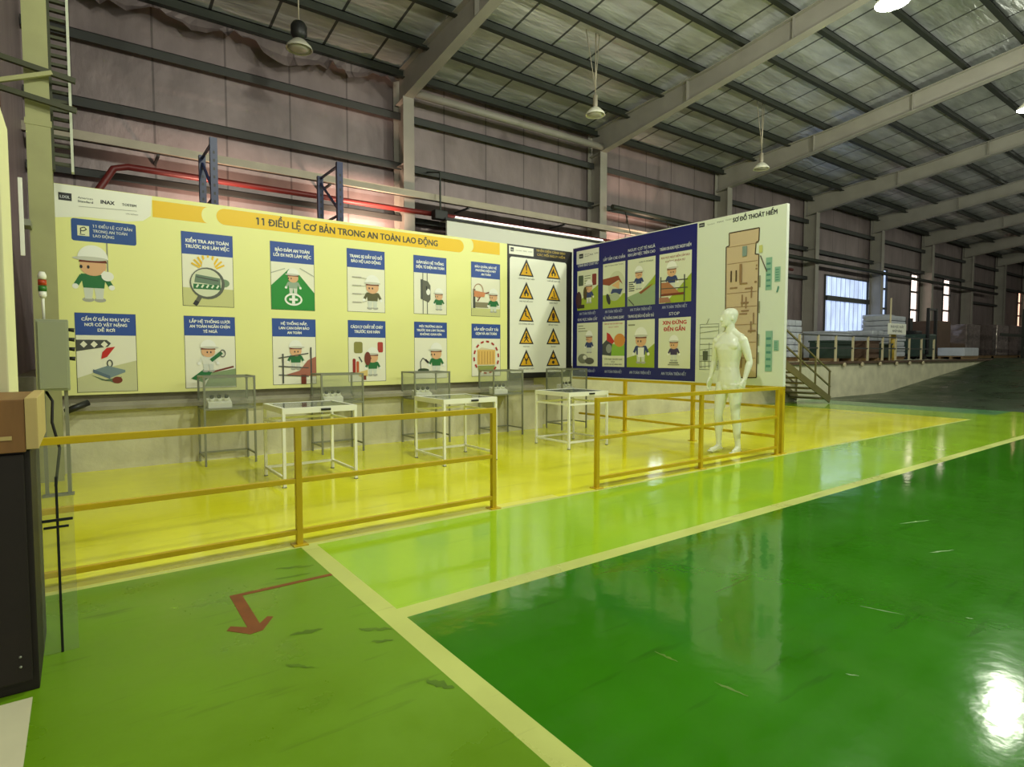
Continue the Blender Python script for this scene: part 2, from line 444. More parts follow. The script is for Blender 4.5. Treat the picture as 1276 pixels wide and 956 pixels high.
w = MB(); w.box(14.0, X_R, Y_B - .06, Y_B, 0, 10.4, M_WALL)
struct(w.build('wall_front'), 'long side wall behind the viewer on the right', 'wall')
def rib_mat(name, tint, strength):
    m = mat(name, tint, .5, emit=tint, estr=strength)
    nt = m.node_tree; N = nt.nodes; L = nt.links; b = N['Principled BSDF']
    b.inputs['Base Color'].default_value = (.5, .52, .55, 1)
    tc = N.new('ShaderNodeTexCoord'); sx = N.new('ShaderNodeSeparateXYZ'); L.new(tc.outputs['Object'], sx.inputs[0])
    d = N.new('ShaderNodeMath'); d.operation = 'DIVIDE'; d.inputs[1].default_value = .42; L.new(sx.outputs[0], d.inputs[0])
    f = N.new('ShaderNodeMath'); f.operation = 'FRACT'; L.new(d.outputs[0], f.inputs[0])
    lt = N.new('ShaderNodeMath'); lt.operation = 'LESS_THAN'; lt.inputs[1].default_value = .2; L.new(f.outputs[0], lt.inputs[0])
    n = N.new('ShaderNodeTexNoise'); n.inputs['Scale'].default_value = 1.6; n.inputs['Detail'].default_value = 5
    mp = N.new('ShaderNodeMapping'); mp.inputs['Scale'].default_value = (2.2, 1, .7); L.new(tc.outputs['Object'], mp.inputs[0]); L.new(mp.outputs[0], n.inputs['Vector'])
    k = N.new('ShaderNodeMapRange'); k.inputs[1].default_value = .3; k.inputs[2].default_value = .7; k.inputs[3].default_value = .7; k.inputs[4].default_value = 1.15
    L.new(n.outputs[0], k.inputs[0])
    r = N.new('ShaderNodeMapRange'); r.inputs[3].default_value = strength; r.inputs[4].default_value = strength * .45
    L.new(lt.outputs[0], r.inputs[0])
    mu = N.new('ShaderNodeMath'); mu.operation = 'MULTIPLY'; L.new(r.outputs[0], mu.inputs[0]); L.new(k.outputs[0], mu.inputs[1])
    L.new(mu.outputs[0], b.inputs['Emission Strength'])
    return m
wl = ['small daylit opening in the wall behind the evacuation board', 'large blue white ribbed translucent window above the platform goods',
      'narrow bluish strip window right of the large ribbed window', 'tall pink white strip window, first right of the white sign',
      'tall pink white strip window, second right of the white sign', 'pale strip window above the wrapped goods', 'orange tinted strip window at the right edge of the photo']
for i, (x0, x1, z0, z1, tint, st) in enumerate(WIN):
    r = thing('window_%d' % (i + 1), wl[i], 'window', (0, 0, 0), kind='structure')
    g = MB(); g.box(x0, x1, Y_WALL + .03, Y_WALL + .05, z0, z1, rib_mat('daylit sheet %d' % i, tint, st)); g.build('pane', r)
    f = MB(); fw = .06
    f.box(x0 - fw, x0, Y_WALL - .05, Y_WALL + .06, z0 - fw, z1 + fw, M_GIRT); f.box(x1, x1 + fw, Y_WALL - .05, Y_WALL + .06, z0 - fw, z1 + fw, M_GIRT)
    f.box(x0, x1, Y_WALL - .05, Y_WALL + .06, z1, z1 + fw, M_GIRT); f.box(x0, x1, Y_WALL - .05, Y_WALL + .06, z0 - fw, z0, M_GIRT)
    if i == 1: f.box(x0, x1, Y_WALL - .12, Y_WALL + .02, 3.62, 3.82, M_GIRT)
    elif i > 1:
        for zz in (z0 + (z1 - z0) * .36, z0 + (z1 - z0) * .68): f.box(x0, x1, Y_WALL - .08, Y_WALL + .02, zz, zz + .09, M_GIRT)
    f.build('window_frame', r)

# ------------------------------------------------------------------ roof
c = MB()
c.face([(X_L, Y_B, z_roof(Y_B)), (X_R, Y_B, z_roof(Y_B)), (X_R, Y_WALL, z_roof(Y_WALL)), (X_L, Y_WALL, z_roof(Y_WALL))], M_ROOF)
c.face([(X_L, Y_B, z_roof(Y_B) + .05), (X_L, Y_WALL, z_roof(Y_WALL) + .05), (X_R, Y_WALL, z_roof(Y_WALL) + .05), (X_R, Y_B, z_roof(Y_B) + .05)], M_ROOF)
struct(c.build('ceiling', recalc=False), 'sloping roof lined with crinkled silver foil insulation', 'roof')
ORD = ['first', 'second', 'third', 'fourth', 'fifth', 'sixth', 'seventh', 'eighth', 'ninth', 'tenth', 'eleventh', 'twelfth', 'thirteenth', 'fourteenth', 'fifteenth']
yy = 12.3; k = 0
while yy > Y_B + .3:
    z = z_roof(yy) - .02
    q = MB(); q.box(X_L, X_R, yy - .012, yy + .012, z - .2, z, M_PURLIN); q.box(X_L, X_R, yy - .1, yy + .012, z - .21, z - .19, M_PURLIN)
    q.box(X_L, X_R, yy - .012, yy + .09, z - .02, z, M_PURLIN)
    struct(q.build('roof_purlin'), 'dark steel roof purlin, %s counted from the back wall' % ORD[min(k, 14)], 'purlin')
    yy -= 1.13; k += 1
for i in range(1, 10):
    x = 6.0 * i
    q = MB()
    ys = [12.5, 10.2, 8.5, 4, 0, Y_B]
    pts = [(y, z_raf(y)) for y in ys] + [(y, z_raf(y) + d_raf(y)) for y in ys[::-1]]
    q.prism(pts, 'x', x - .006, x + .006, M_STEEL)
    for top in (0, 1):
        for a, b in zip(ys, ys[1:]):
            za = z_raf(a) + (d_raf(a) if top else 0); zb = z_raf(b) + (d_raf(b) if top else 0)
            q.prism([(a, za - .01), (b, zb - .01), (b, zb + .01), (a, za + .01)], 'x', x - .11, x + .11, M_STEEL)
    for y in (9.2, 6.6, 4.0, 1.4):
        q.box(x - .1, x + .1, y - .008, y + .008, z_raf(y), z_raf(y) + d_raf(y), M_STEEL)
    struct(q.build('roof_rafter'), 'grey steel roof rafter over the %s wall column from the left' % ORD[i - 1], 'rafter')
    q = MB()
    q.box(x - .006, x + .006, 12.06, 12.55, 0, z_raf(12.5) - .012, M_STEEL)
    q.box(x - .13, x + .13, 12.045, 12.065, 0, z_raf(12.05) + .005, M_STEEL); q.box(x - .13, x + .13, 12.54, 12.56, 0, z_raf(12.3) + .6, M_STEEL)
    q.box(x - .12, x + .12, 12.06, 12.54, 5.52, 5.54, M_STEEL)
    struct(q.build('steel_column'), 'grey steel H column against the back wall, %s from the left' % ORD[i - 1], 'column')
    if i < 10:
        x0 = x - 6 + (.14 if i > 1 else X_L + .62 - .55); x1 = x - .14
for gi, (z, hh, nm) in enumerate(((2.6, .2, 'lowest'), (4.40, .13, 'second lowest'), (5.56, .16, 'second highest'), (6.66, .16, 'highest'))):
    if gi == 0: continue
    q = MB(); xb = [X_L] + [6.0 * i for i in range(1, 10)] + [X_R]
    for a, b in zip(xb, xb[1:]):
        if gi == 1 and any(W[0] < b and W[1] > a and W[2] < 4.2 < W[3] for W in WIN): continue
        q.box(a + .01, b - .01, Y_WALL - .2, Y_WALL - .18, z - hh / 2, z + hh / 2, M_GIRT)
        q.box(a + .01, b - .01, Y_WALL - .2, Y_WALL, z + hh / 2 - .012, z + hh / 2, M_GIRT)
    struct(q.build('wall_girt'), 'dark steel girt along the back wall, the %s one' % nm, 'girt')
q = MB(); q.tube([(6.1, 12.0, 7.06), (11.9, 12.0, 7.06)], .085, M_STEEL, 14)
struct(q.build('eave_strut'), 'pale steel tube under the eave between the first two columns', 'strut')
# ragged insulation hanging at the eave in the first bay
q = MB(); random.seed(3); n = 46; top = []; bot = []
for i in range(n + 1):
    x = .2 + 5.6 * i / n
    hang = .16 + .09 * math.sin(i * .55) + .14 * random.random() + (.16 if 22 < i < 34 else 0)
    top.append(Vector((x, 12.34, 7.46))); bot.append(Vector((x, 12.2 - .12 * random.random(), 7.46 - hang)))
for i in range(n):
    mid0 = (top[i] + bot[i]) / 2 + Vector((0, .07, 0)); mid1 = (top[i + 1] + bot[i + 1]) / 2 + Vector((0, .07, 0))
    q.face([bot[i], bot[i + 1], mid1, mid0], M_WALL); q.face([mid0, mid1, top[i + 1], top[i]], M_WALL)
tag(q.build('torn_insulation'), 'torn ragged foil insulation hanging at the eave of the left bay', 'insulation')

# pipes and trays on the wall
q = MB(); q.tube([(.28, 11.98, 3.5), (.30, 11.98, 3.98), (.55, 11.98, 4.42), (.75, 11.98, 4.48), (22, 11.98, 4.52)], .055, M_RED, 14)
tag(q.build('fire_pipe'), 'red fire pipe bent upward then running along the back wall', 'pipe')
q = MB()
q.box(X_L, 19, 11.96, 12.02, 4.78, 4.94, M_TRAY); q.box(X_L, 19, 11.9, 12.02, 4.78, 4.79, M_TRAY)
for x in (1.2, 4.2, 7.5, 10.5, 13.5, 16.5): q.box(x - .02, x + .02, 11.97, 12.6, 4.74, 4.78, M_GIRT)
tag(q.build('cable_tray'), 'pale grey cable tray running along the wall above the red pipe', 'cable tray')
q = MB(); q.tube([(12.1, 11.8, 5.42), (16.9, 11.8, 5.36)], .07, M_PURLIN, 10)
for x in (12.6, 14.4): q.tube([(x, 11.8, 5.4), (x + .25, 11.8, 4.75)], .014, M_PURLIN, 6); q.tube([(x, 11.8, 5.42), (x, 12.4, 5.5)], .014, M_PURLIN, 6)
tag(q.build('black_pipe'), 'short dark pipe with hanger rods behind the blue board', 'pipe')
q = MB()
q.tube([(19.5, 11.95, 5.0), (46, 11.95, 5.0)], .08, M_PURLIN, 10)
tag(q.build('dark_pipe'), 'dark pipe along the far wall above the ribbed window', 'pipe')

# white enclosure and its lamp on the platform behind the warning board
q = MB(); q.box(6.75, 11.75, 11.7, 11.75, PLAT, 4.34, M_OFFW); q.box(6.75, 11.75, 11.75, 12.0, 4.34, 4.36, M_OFFW)
wp = tag(q.build('white_partition'), 'white partition with a black top rail behind the warning sign board', 'partition')
q = MB(); q.box(6.7, 11.8, 11.66, 11.72, 4.33, 4.385, M_BLACK); q.build('top_rail', wp)
t = thing('tube_light', 'long glowing tube light above the white partition', 'light', (9.4, 11.82, 4.44))
q = MB(); q.box(-2.4, 2.4, -.04, .04, -.04, 0, M_WHITE); q.build('fixture_body', t)
q = MB(); q.tube([(-2.35, 0, .022), (2.35, 0, .022)], .02, mat('tube glow', (255, 240, 235), .4, emit=(255, 236, 230), estr=3.0), 10); q.build('lamp_tube', t)

t = thing('wall_fan', 'small black fan box hung by a rod left of the white partition', 'fan', (6.62, 11.8, 4.34))
q = MB(); q.box(-.16, .16, -.1, .1, 0, .2, M_BLACK, .02); q.build('housing', t)
q = MB(); q.bar((.02, 0, .2), (.02, 0, 1.05), .03, .03, M_PURLIN); q.bar((.02, 0, 1.05), (.02, .6, 1.2), .03, .03, M_PURLIN); q.build('hanging_rod', t)
# unseen warm lamps added behind the boards to make the glow on the wall
def added_lamp(x, y, z, watts, label):
    t = thing('added_flood_lamp', label, 'lamp', (x, y, PLAT)); h = z - PLAT
    q = MB(); q.tube([(0, 0, .02), (0, 0, h - .1)], .018, M_BLACK, 8); q.lathe([(.16, 0), (.16, .02), (.03, .03)], M_BLACK); q.build('stand', t)
    q = MB(); q.box(-.14, .14, -.06, .05, h - .1, h + .1, M_BLACK, .01); q.build('lamp_head', t)
    q = MB(); q.box(-.12, .12, .051, .056, h - .08, h + .08, mat('added lamp glass', (255, 200, 170), .4, emit=(255, 176, 140), estr=4.0)); q.build('lens', t)
    ld = bpy.data.lights.new('added_glow_light', 'SPOT'); ld.energy = watts; ld.color = (1, .66, .48); ld.shadow_soft_size = .08; ld.spot_size = R(110); ld.spot_blend = 1.0
    lo = bpy.data.objects.new('added_glow_light', ld); COL.objects.link(lo); lo.parent = t; lo.location = (0, .14, h); lo.rotation_euler = (R(90 + 36), 0, 0)
added_lamp(5.1, 11.3, 3.68, 620, 'added warm flood lamp hidden behind the cream board near the first column')
added_lamp(13.4, 11.2, 3.8, 620, 'added warm flood lamp hidden behind the blue board near the second column')
added_lamp(2.2, 11.2, 3.3, 300, 'added warm flood lamp hidden behind the cream board at its left end')

# ------------------------------------------------------------------ pendant high-bay lamps
M_GLOW = mat('lamp glow', (230, 255, 200), .4, emit=(232, 255, 205), estr=9.0)
M_DISH = mat('frosted lamp dish', (190, 186, 170), .35, alpha=.85)
M_DISH_W = mat('white enamel shade', (225, 222, 205), .35)
def pendant(x, y, z, lit, label, dark=False, watts=0):
    t = thing('pendant_lamp', label, 'lamp', (x, y, z))
    top = z_roof(y) - .01 - z
    q = MB(); q.tube([(0, 0, .38), (0, 0, top)], .012, M_TRAY, 8)
    if not dark: q.tube([(0, 0, .5), (-.28, 0, top)], .008, M_TRAY, 6); q.tube([(0, 0, .5), (.1, 0, top)], .008, M_TRAY, 6)
    q.build('hanging_rod', t)
    q = MB(); q.lathe([(.03, .38), (.09, .37), (.125, .31), (.125, .18), (.09, .12), (.05, .1)] if dark else [(.03, .38), (.05, .36), (.05, .16), (.04, .1)], M_BLACK if dark else M_TRAY, n=20); q.build('ballast_housing', t)
    q = MB(); q.lathe([(.05, .12), (.1, .09), (.19, .0), (.21, -.05), (.2, -.052), (.17, -.0), (.08, .08)], M_DISH if dark else M_DISH_W, n=28, close=False); q.build('lamp_shade', t)
    q = MB(); q.lathe([(.02, .07), (.1, .05), (.16, -.01), (.17, -.04), (.1, -.06), (.01, -.065)], M_GLOW if lit else M_DISH, n=24); q.build('diffuser', t)
    if lit:
        ld = bpy.data.lights.new('lamp_light', 'POINT'); ld.energy = watts or LAMP_W * 4; ld.color = LAMP_COL
        ld.shadow_soft_size = .12
        lo = bpy.data.objects.new('lamp_light', ld); COL.objects.link(lo); lo.parent = t; lo.location = (0, 0, -.2)
pendant(3, 9.9, 6.28, False, 'unlit pendant lamp with a black housing and frosted dish at upper left', True)
pendant(9, 9.3, 6.45, False, 'small white pendant lamp on splayed wires between the first two rafters')
pendant(15, 9.1, 6.36, False, 'small unlit pendant lamp hanging in front of the third rafter')
for i, x in enumerate((3, 9, 15, 21, 27, 33, 39, 45)):
    pendant(x, 3.6 if x != 15 else 3.5, 6.12, True, ['lit high bay lamp over the display tables', 'glowing green white high bay lamp at the top right of the photo', 'glowing high bay lamp at the right edge of the photo',
            'lit high bay lamp, third along the main row', 'lit high bay lamp, fourth along the main row', 'lit high bay lamp, fifth along the main row', 'lit high bay lamp, sixth along the main row', 'lit high bay lamp, seventh along the main row'][i],
            watts=LAMP_W * 4 * (1.0 if x < 17 else .35))
for i, x in enumerate((3, 9, 15)):
    pendant(x, -2.4, 6.6, True, 'lit high bay lamp behind the viewer, %s from the left' % ORD[i])

# ------------------------------------------------------------------ boards
YB = 8.38
def PB(u, v, d): return (u, YB - d, v)
XP = 7.55
def PP(u, v, d): return (XP - d, -u, v)

def worker(s, cx, cz, h, shirt, face_dir=0, hat=M_WHITEP, trousers=None, arms=True):
    """plain little figure of a helmeted worker, h tall, standing at cz"""
    skin = ink(226, 176, 132); hair = ink(112, 44, 24); shoe = ink(172, 172, 160); tr = trousers or ink(214, 218, 206)
    u = h
    for k in (-1, 1):
        s.ell(cx + k * .085 * u, cz + .035 * u, .085 * u, .04 * u, shoe)
        s.poly([(cx + k * .03 * u, cz + .05 * u), (cx + k * .13 * u, cz + .05 * u), (cx + k * .15 * u, cz + .27 * u), (cx, cz + .27 * u)], tr)
    s.poly([(cx - .15 * u, cz + .24 * u), (cx + .15 * u, cz + .24 * u), (cx + .18 * u, cz + .48 * u), (cx - .18 * u, cz + .48 * u)], shirt)
    if arms:
        for k in (-1, 1):
            s.line(cx + k * .16 * u, cz + .45 * u, cx + k * .25 * u, cz + .28 * u, .075 * u, shirt); s.ell(cx + k * .26 * u, cz + .26 * u, .045 * u, .045 * u, M_WHITEP)
    s.ell(cx, cz + .62 * u, .19 * u, .17 * u, skin)
    s.ell(cx, cz + .68 * u, .2 * u, .12 * u, hair, 0, 0, 180)
    s.ell(cx + face_dir * .07 * u, cz + .6 * u, .02 * u, .03 * u, M_INK); s.ell(cx + face_dir * .07 * u - .1 * u, cz + .6 * u, .02 * u, .03 * u, M_INK)
    s.ell(cx, cz + .74 * u, .22 * u, .24 * u, hat, 0, 0, 180)
    s.ell(cx + face_dir * .04 * u, cz + .745 * u, .25 * u, .035 * u, ink(206, 206, 192))
GREEN = ink(34, 112, 58); DGREY = ink(74, 76, 72); TAN = ink(196, 150, 96); PALEG = ink(206, 206, 140); BROWN = ink(122, 52, 34)

# --- cream board
board = thing('notice_board', 'long cream safety notice board with yellow title band and blue headed posters', 'notice board', (0, 0, 0))
q = MB(); q.box(-.2, 6.03, YB, YB + .05, .865, 3.24, M_CREAM, .004); q.build('board_panel', board)
s = Sheet(PB)
s.poly([(-.195, 2.86), (-.195, 3.235), (.76, 3.235), (.74, 3.0), (.66, 2.93), (.5, 2.9), (.1, 2.9)], M_OFFW)
s.rect(-.14, 3.06, -.02, 3.145, M_INK); s.text('LIXIL', -.08, 3.085, .033, ink(200, 200, 205), .09)
s.text('American', .105, 3.10, .026, M_INK, .14, .01); s.text('Standard', .105, 3.06, .026, M_INK, .14, .02)
s.text('INAX', .315, 3.075, .042, M_INK, .13, .03); s.text('TOSTEM', .525, 3.08, .03, M_INK, .14, .02)
s.line(.04, 3.012, .6, 3.035, .004, ink(150, 150, 140)); s.text('LIXIL VIETNAM', .55, 2.985, .014, ink(120, 120, 112), .12, .0)
s.build('logo_print', board)
s = Sheet(PB)
def band(u0, u1, lc, rc, v0=2.99, v1=3.19):
    r = (v1 - v0) / 2; vc = (v0 + v1) / 2; pts = []
    if lc == 'r':
        pts += [(u0 + r - r * math.sin(t), vc + r * math.cos(t)) for t in [math.pi * k / 12 for k in range(13)]]
    else: pts += [(u0, v1), (u0, v0)]
    if rc == 'r':
        pts += [(u1 - r + r * math.sin(t), vc - r * math.cos(t)) for t in [math.pi * k / 12 for k in range(13)]]
    elif rc == 'n':
        pts += [(u1 + .02 - .07 * math.sin(t), vc - r * math.cos(t)) for t in [math.pi * k / 12 for k in range(13)]]
    else: pts += [(u1, v0), (u1, v1)]
    if lc == 'n':
        pts = pts[2:] + [(u0 - .02 + .07 * math.sin(t), vc + r * math.cos(t)) for t in [math.pi * k / 12 for k in range(13)]]
    s.poly(pts, M_GOLD)
band(.76, 1.34, 'f', 'n'); band(1.46, 5.15, 'r', 'r', 2.995, 3.2); band(5.29, 5.87, 'n', 'f', 3.03, 3.23)
s.text('11 ĐIỀU LỆ CƠ BẢN TRONG AN TOÀN LAO ĐỘNG', 3.3, 3.05, .095, ink(70, 66, 40), 2.72, .025)
tag(s.build('title_band', board), 'yellow title band with dark capital lettering')

def poster(u0, zt, zb, zh, lines, label, draw, bgc=M_PIC):
    s = Sheet(PB); u1 = u0 + .577
    s.rect(u0 - .006, zb - .006, u1 + .006, zt + .006, ink(64, 66, 58)); s.rect(u0, zb, u1, zh, bgc); s.rect(u0 - .004, zh, u1 + .004, zt + .004, M_BLUEP)
    n = len(lines); H = zt - zh; lh = .062 if n == 3 else .07
    for i, t in enumerate(lines):
        L = min(.5, .032 * len(t) * (.85 if n == 3 else .95))
        s.text(t, (u0 + u1) / 2, zt - H / 2 + (n / 2 - i - .82) * lh, .043 if n < 3 else .036, M_WHITEP, L, .03)
    draw(s, u0, zb, .577, zh - zb)
    tag(s.build('poster', board), label)

# header sign with a figure holding it
s = Sheet(PB)
s.rrect(-.035, 2.625, .585, 2.875, .025, ink(34, 76, 146)); s.rect(.02, 2.685, .13, 2.80, ink(232, 232, 190))
s.path([(.05, 2.71), (.05, 2.77), (.085, 2.785), (.105, 2.76), (.075, 2.74), (.05, 2.745)], .01, M_INK); s.line(.04, 2.7, .09, 2.7, .008, M_INK)
for i, (t, L) in enumerate((('11 ĐIỀU LỆ CƠ BẢN', .38), ('TRONG AN TOÀN', .33), ('LAO ĐỘNG', .2))): s.text(t, .165, 2.79 - i * .055, .034, ink(220, 224, 220), L, .02, 'l')
tag(s.build('poster', board), 'blue rounded header sign, uppermost at the left end')
s = Sheet(PB)
s.rect(.285, 2.2, .30, 2.625, ink(150, 150, 130)); worker(s, .155, 1.94, .66, GREEN, -1); s.ell(.29, 2.24, .06, .055, M_WHITEP); s.line(.24, 2.28, .28, 2.25, .06, M_WHITEP)
tag(s.build('figure_print', board), 'small worker in white helmet and green top under the header sign')

def d_mag(s, u, v, W, H):
    s.rect(u, v, u + W, v + H * .35, PALEG)
    for k in range(9):
        a = R(20 + k * 17.5); s.line(u + W * .5 + .1 * math.cos(a), v + H * .72 + .06 * math.sin(a), u + W * .5 + .2 * math.cos(a), v + H * .74 + .17 * math.sin(a), .022, M_GOLD)
    s.ell(u + W * .5, v + H * .8, .07, .1, M_PIC)
    s.ell(u + W * .82, v + H * .47, .06, .05, ink(120, 146, 112)); s.line(u + W * .36, v + H * .24, u + W * .24, v + .02, .05, ink(96, 96, 80)); s.line(u + W * .27, v + .06, u + W * .22, v + .01, .05, M_INK)
    s.ell(u + W * .48, v + H * .45, .2, .2, ink(92, 96, 84)); s.ell(u + W * .46, v + H * .46, .175, .175, ink(216, 220, 190))
    s.poly([(u + W * .25, v + H * .62), (u + W * .74, v + H * .56), (u + W * .74, v + H * .42), (u + W * .22, v + H * .46)], ink(106, 130, 108))
    s.rect(u + W * .2, v + H * .33, u + W * .74, v + H * .43, GREEN)
    for k in range(5): s.line(u + W * (.26 + k * .1), v + H * .36, u + W * (.3 + k * .1), v + H * .42, .02, ink(226, 232, 210))
    s.line(u + W * .26, v + H * .57, u + W * .7, v + H * .51, .012, DGREY)
poster(1.06, 2.855, 1.945, 2.585, ['KIỂM TRA AN TOÀN', 'TRƯỚC KHI LÀM VIỆC'], 'blue headed poster with a magnifying glass', d_mag)
def d_path(s, u, v, W, H):
    s.poly([(u, v), (u + W, v), (u + W, v + H * .38), (u + W * .55, v + H * .86), (u + W * .4, v + H * .86), (u, v + H * .5)], ink(30, 140, 48))
    s.line(u, v + H * .76, u + W * .32, v + H * .87, .012, ink(176, 180, 160)); s.line(u + W * .66, v + H * .9, u + W, v + H * .74, .012, ink(176, 180, 160))
    worker(s, u + W * .5, v + H * .32, .37, ink(150, 172, 150), -1)
    s.ring(u + W * .5, v + H * .22, .12, .085, .025, M_WHITEP); s.rect(u + W * .4, v + H * .195, u + W * .6, v + H * .245, M_WHITEP); s.rect(u + W * .465, v + H * .13, u + W * .535, v + H * .31, M_WHITEP)
poster(2.11, 2.85, 1.945, 2.585, ['BẢO ĐẢM AN TOÀN', 'LỐI ĐI NƠI LÀM VIỆC'], 'blue headed poster with a green walkway and white cross', d_path)
def d_gear(s, u, v, W, H):
    worker(s, u + W * .66, v + H * .06, .52, ink(92, 90, 52), 0)
    for k in range(4):
        s.rect(u + W * .12, v + H * (.2 + k * .19), u + W * .36, v + H * (.225 + k * .19), ink(176, 172, 156)); s.line(u + W * .36, v + H * (.21 + k * .19), u + W * .5, v + H * (.25 + k * .17), .005, ink(150, 146, 130))
poster(3.17, 2.865, 1.96, 2.6, ['TRANG BỊ ĐẦY ĐỦ ĐỒ', 'BẢO HỘ LAO ĐỘNG'], 'blue headed poster with a worker and four callout lines', d_gear)
def d_box(s, u, v, W, H):
    for k in (.27, .4): s.line(u + W * k, v, u + W * k, v + H, .012, DGREY)
    s.poly([(u + W * .2, v + H * .36), (u + W * .44, v + H * .28), (u + W * .5, v + H * .36), (u + W * .5, v + H * .7), (u + W * .42, v + H * .8), (u + W * .2, v + H * .84)], ink(98, 98, 84))
    s.rect(u + W * .2, v + H * .37, u + W * .26, v + H * .84, DGREY); s.ell(u + W * .43, v + H * .54, .035, .05, M_WHITEP); s.rect(u + W * .36, v + H * .58, u + W * .4, v + H * .68, M_INK)
    worker(s, u + W * .76, v + H * .1, .36, GREEN, -1)
poster(4.237, 2.87, 1.97, 2.61, ['ĐẢM BẢO HỆ THỐNG', 'ĐIỆN, TỦ ĐIỆN AN TOÀN'], 'blue headed poster with a grey electrical box', d_box)
def d_saw(s, u, v, W, H):
    s.rect(u, v, u + W, v + H * .2, PALEG); s.rect(u + W * .05, v + H * .22, u + W * .58, v + H * .36, ink(142, 134, 104)); s.rect(u + W * .05, v + H * .2, u + W * .13, v + H * .7, DGREY)
    s.ring(u + W * .24, v + H * .66, .1, .12, .016, ink(176, 140, 110)); s.poly([(u + W * .08, v + H * .5), (u + W * .44, v + H * .5), (u + W * .48, v + H * .62), (u + W * .1, v + H * .66)], ink(216, 140, 92))
    s.line(u + W * .2, v + H * .38, u + W * .3, v + H * .5, .02, BROWN); s.line(u + W * .48, v + H * .6, u + W * .64, v + H * .64, .02, BROWN)
    worker(s, u + W * .76, v + H * .1, .42, GREEN, -1)
poster(5.295, 2.865, 1.975, 2.61, ['BẢO QUẢN, BẢO VỆ', 'PHƯƠNG DIỆN MÁY', 'AN TOÀN'], 'blue headed poster with a saw bench, uppermost at the right end', d_saw)
def d_load(s, u, v, W, H):
    s.poly([(u, v), (u + W, v), (u + W, v + H * .55), (u + W * .6, v + H * .45), (u, v + H * .25)], ink(206, 206, 158))
    s.poly([(u, v + H * .72), (u, v + H * .92), (u + W * .5, v + H * .92), (u + W * .57, v + H * .86), (u + W * .52, v + H * .8)], DGREY)
    for k in range(3): s.poly([(u + W * (.06 + k * .17), v + H * .84), (u + W * (.12 + k * .17), v + H * .90), (u + W * (.18 + k * .17), v + H * .84), (u + W * (.12 + k * .17), v + H * .78)], M_PIC)
    s.poly([(u + W * .4, v + H * .58), (u + W * .5, v + H * .62), (u + W * .64, v + H * .8), (u + W * .5, v + H * .78), (u + W * .42, v + H * .7)], M_REDP)
    s.ring(u + W * .54, v + H * .5, .03, .045, .012, DGREY)
    s.poly([(u + W * .22, v + H * .3), (u + W * .54, v + H * .18), (u + W * .62, v + H * .14), (u + W * .74, v + H * .26), (u + W * .4, v + H * .2)], ink(94, 118, 88)); s.ell(u + W * .66, v + H * .2, .05, .04, BROWN)
    s.poly([(u + W * .26, v + H * .38), (u + W * .54, v + H * .24), (u + W * .8, v + H * .34), (u + W * .8, v + H * .38), (u + W * .5, v + H * .46)], ink(124, 144, 150)); s.poly([(u + W * .26, v + H * .34), (u + W * .54, v + H * .22), (u + W * .54, v + H * .28), (u + W * .26, v + H * .4)], ink(92, 112, 132))
poster(-.03, 1.805, .9, 1.555, ['CẤM Ở GẦN KHU VỰC', 'NƠI CÓ VẬT NẶNG', 'DỄ RƠI'], 'blue headed poster with a crane jib and a falling load', d_load)
def d_net(s, u, v, W, H):
    s.poly([(u + W * .1, v + H * .18), (u + W * .36, v + H * .36), (u + W * .55, v + H * .28), (u + W * .34, v + H * .1)], GREEN)
    s.poly([(u + W * .36, v + .01), (u + W, v + .01), (u + W, v + H * .36), (u + W * .5, v + H * .28)], ink(136, 158, 112)); s.line(u + W * .53, v + H * .3, u + W * .96, v + H * .4, .022, BROWN)
    worker(s, u + W * .45, v + H * .3, .42, ink(228, 228, 214), 1); s.line(u + W * .5, v + H * .52, u + W * .72, v + H * .68, .045, GREEN); s.ring(u + W * .74, v + H * .66, .035, .05, .01, DGREY)
poster(1.065, 1.81, .91, 1.57, ['LẮP HỆ THỐNG LƯỚI', 'AN TOÀN NGĂN CHẶN', 'TÉ NGÃ'], 'blue headed poster with a worker above a green safety net', d_net)
def d_rail(s, u, v, W, H):
    worker(s, u + W * .52, v + H * .3, .42, GREEN, 1)
    s.poly([(u + W * .28, v + H * .2), (u + W, v + H * .16), (u + W, v + H * .58), (u + W * .8, v + H * .5), (u + W * .6, v + H * .28)], ink(170, 104, 84)); s.rect(u + W * .64, v, u + W * .76, v + H * .2, BROWN)
    for k in (.2, .38, .55): s.line(u + W * .12, v + H * k, u + W * .82, v + H * (k + .1 if k > .5 else k - .04), .014, DGREY)
    for k in (.22, .88): s.line(u + W * k, v + H * (.02 if k < .5 else .2), u + W * k, v + H * (.64 if k < .5 else .78), .02, DGREY)
poster(2.115, 1.815, .92, 1.575, ['HỆ THỐNG NẮP,', 'LAN CAN ĐẢM BẢO', 'AN TOÀN'], 'blue headed poster with a worker behind guard rails', d_rail)
def d_weld(s, u, v, W, H):
    s.rrect(u + W * .14, v + H * .64, u + W * .37, v + H * .9, .03, ink(142, 138, 70)); s.rrect(u + W * .78, v + H * .66, u + W * .93, v + H * .9, .02, ink(178, 60, 48))
    s.rrect(u + W * .1, v + H * .18, u + W * .18, v + H * .52, .02, ink(156, 34, 26)); s.rrect(u + W * .2, v + H * .18, u + W * .27, v + H * .46, .02, ink(196, 92, 48)); s.line(u + W * .27, v + H * .56, u + W * .35, v + H * .44, .02, DGREY)
    s.poly([(u + W * .2, v + H * .2), (u + W * .5, v + H * .26), (u + W * .5, v + H * .12), (u + W * .3, v + H * .1)], ink(224, 196, 120)); s.rect(u + W * .34, v + H * .03, u + W * .46, v + H * .13, BROWN)
    worker(s, u + W * .64, v + H * .12, .44, GREEN, -1); s.ell(u + W * .5, v + H * .52, .05, .1, BROWN)
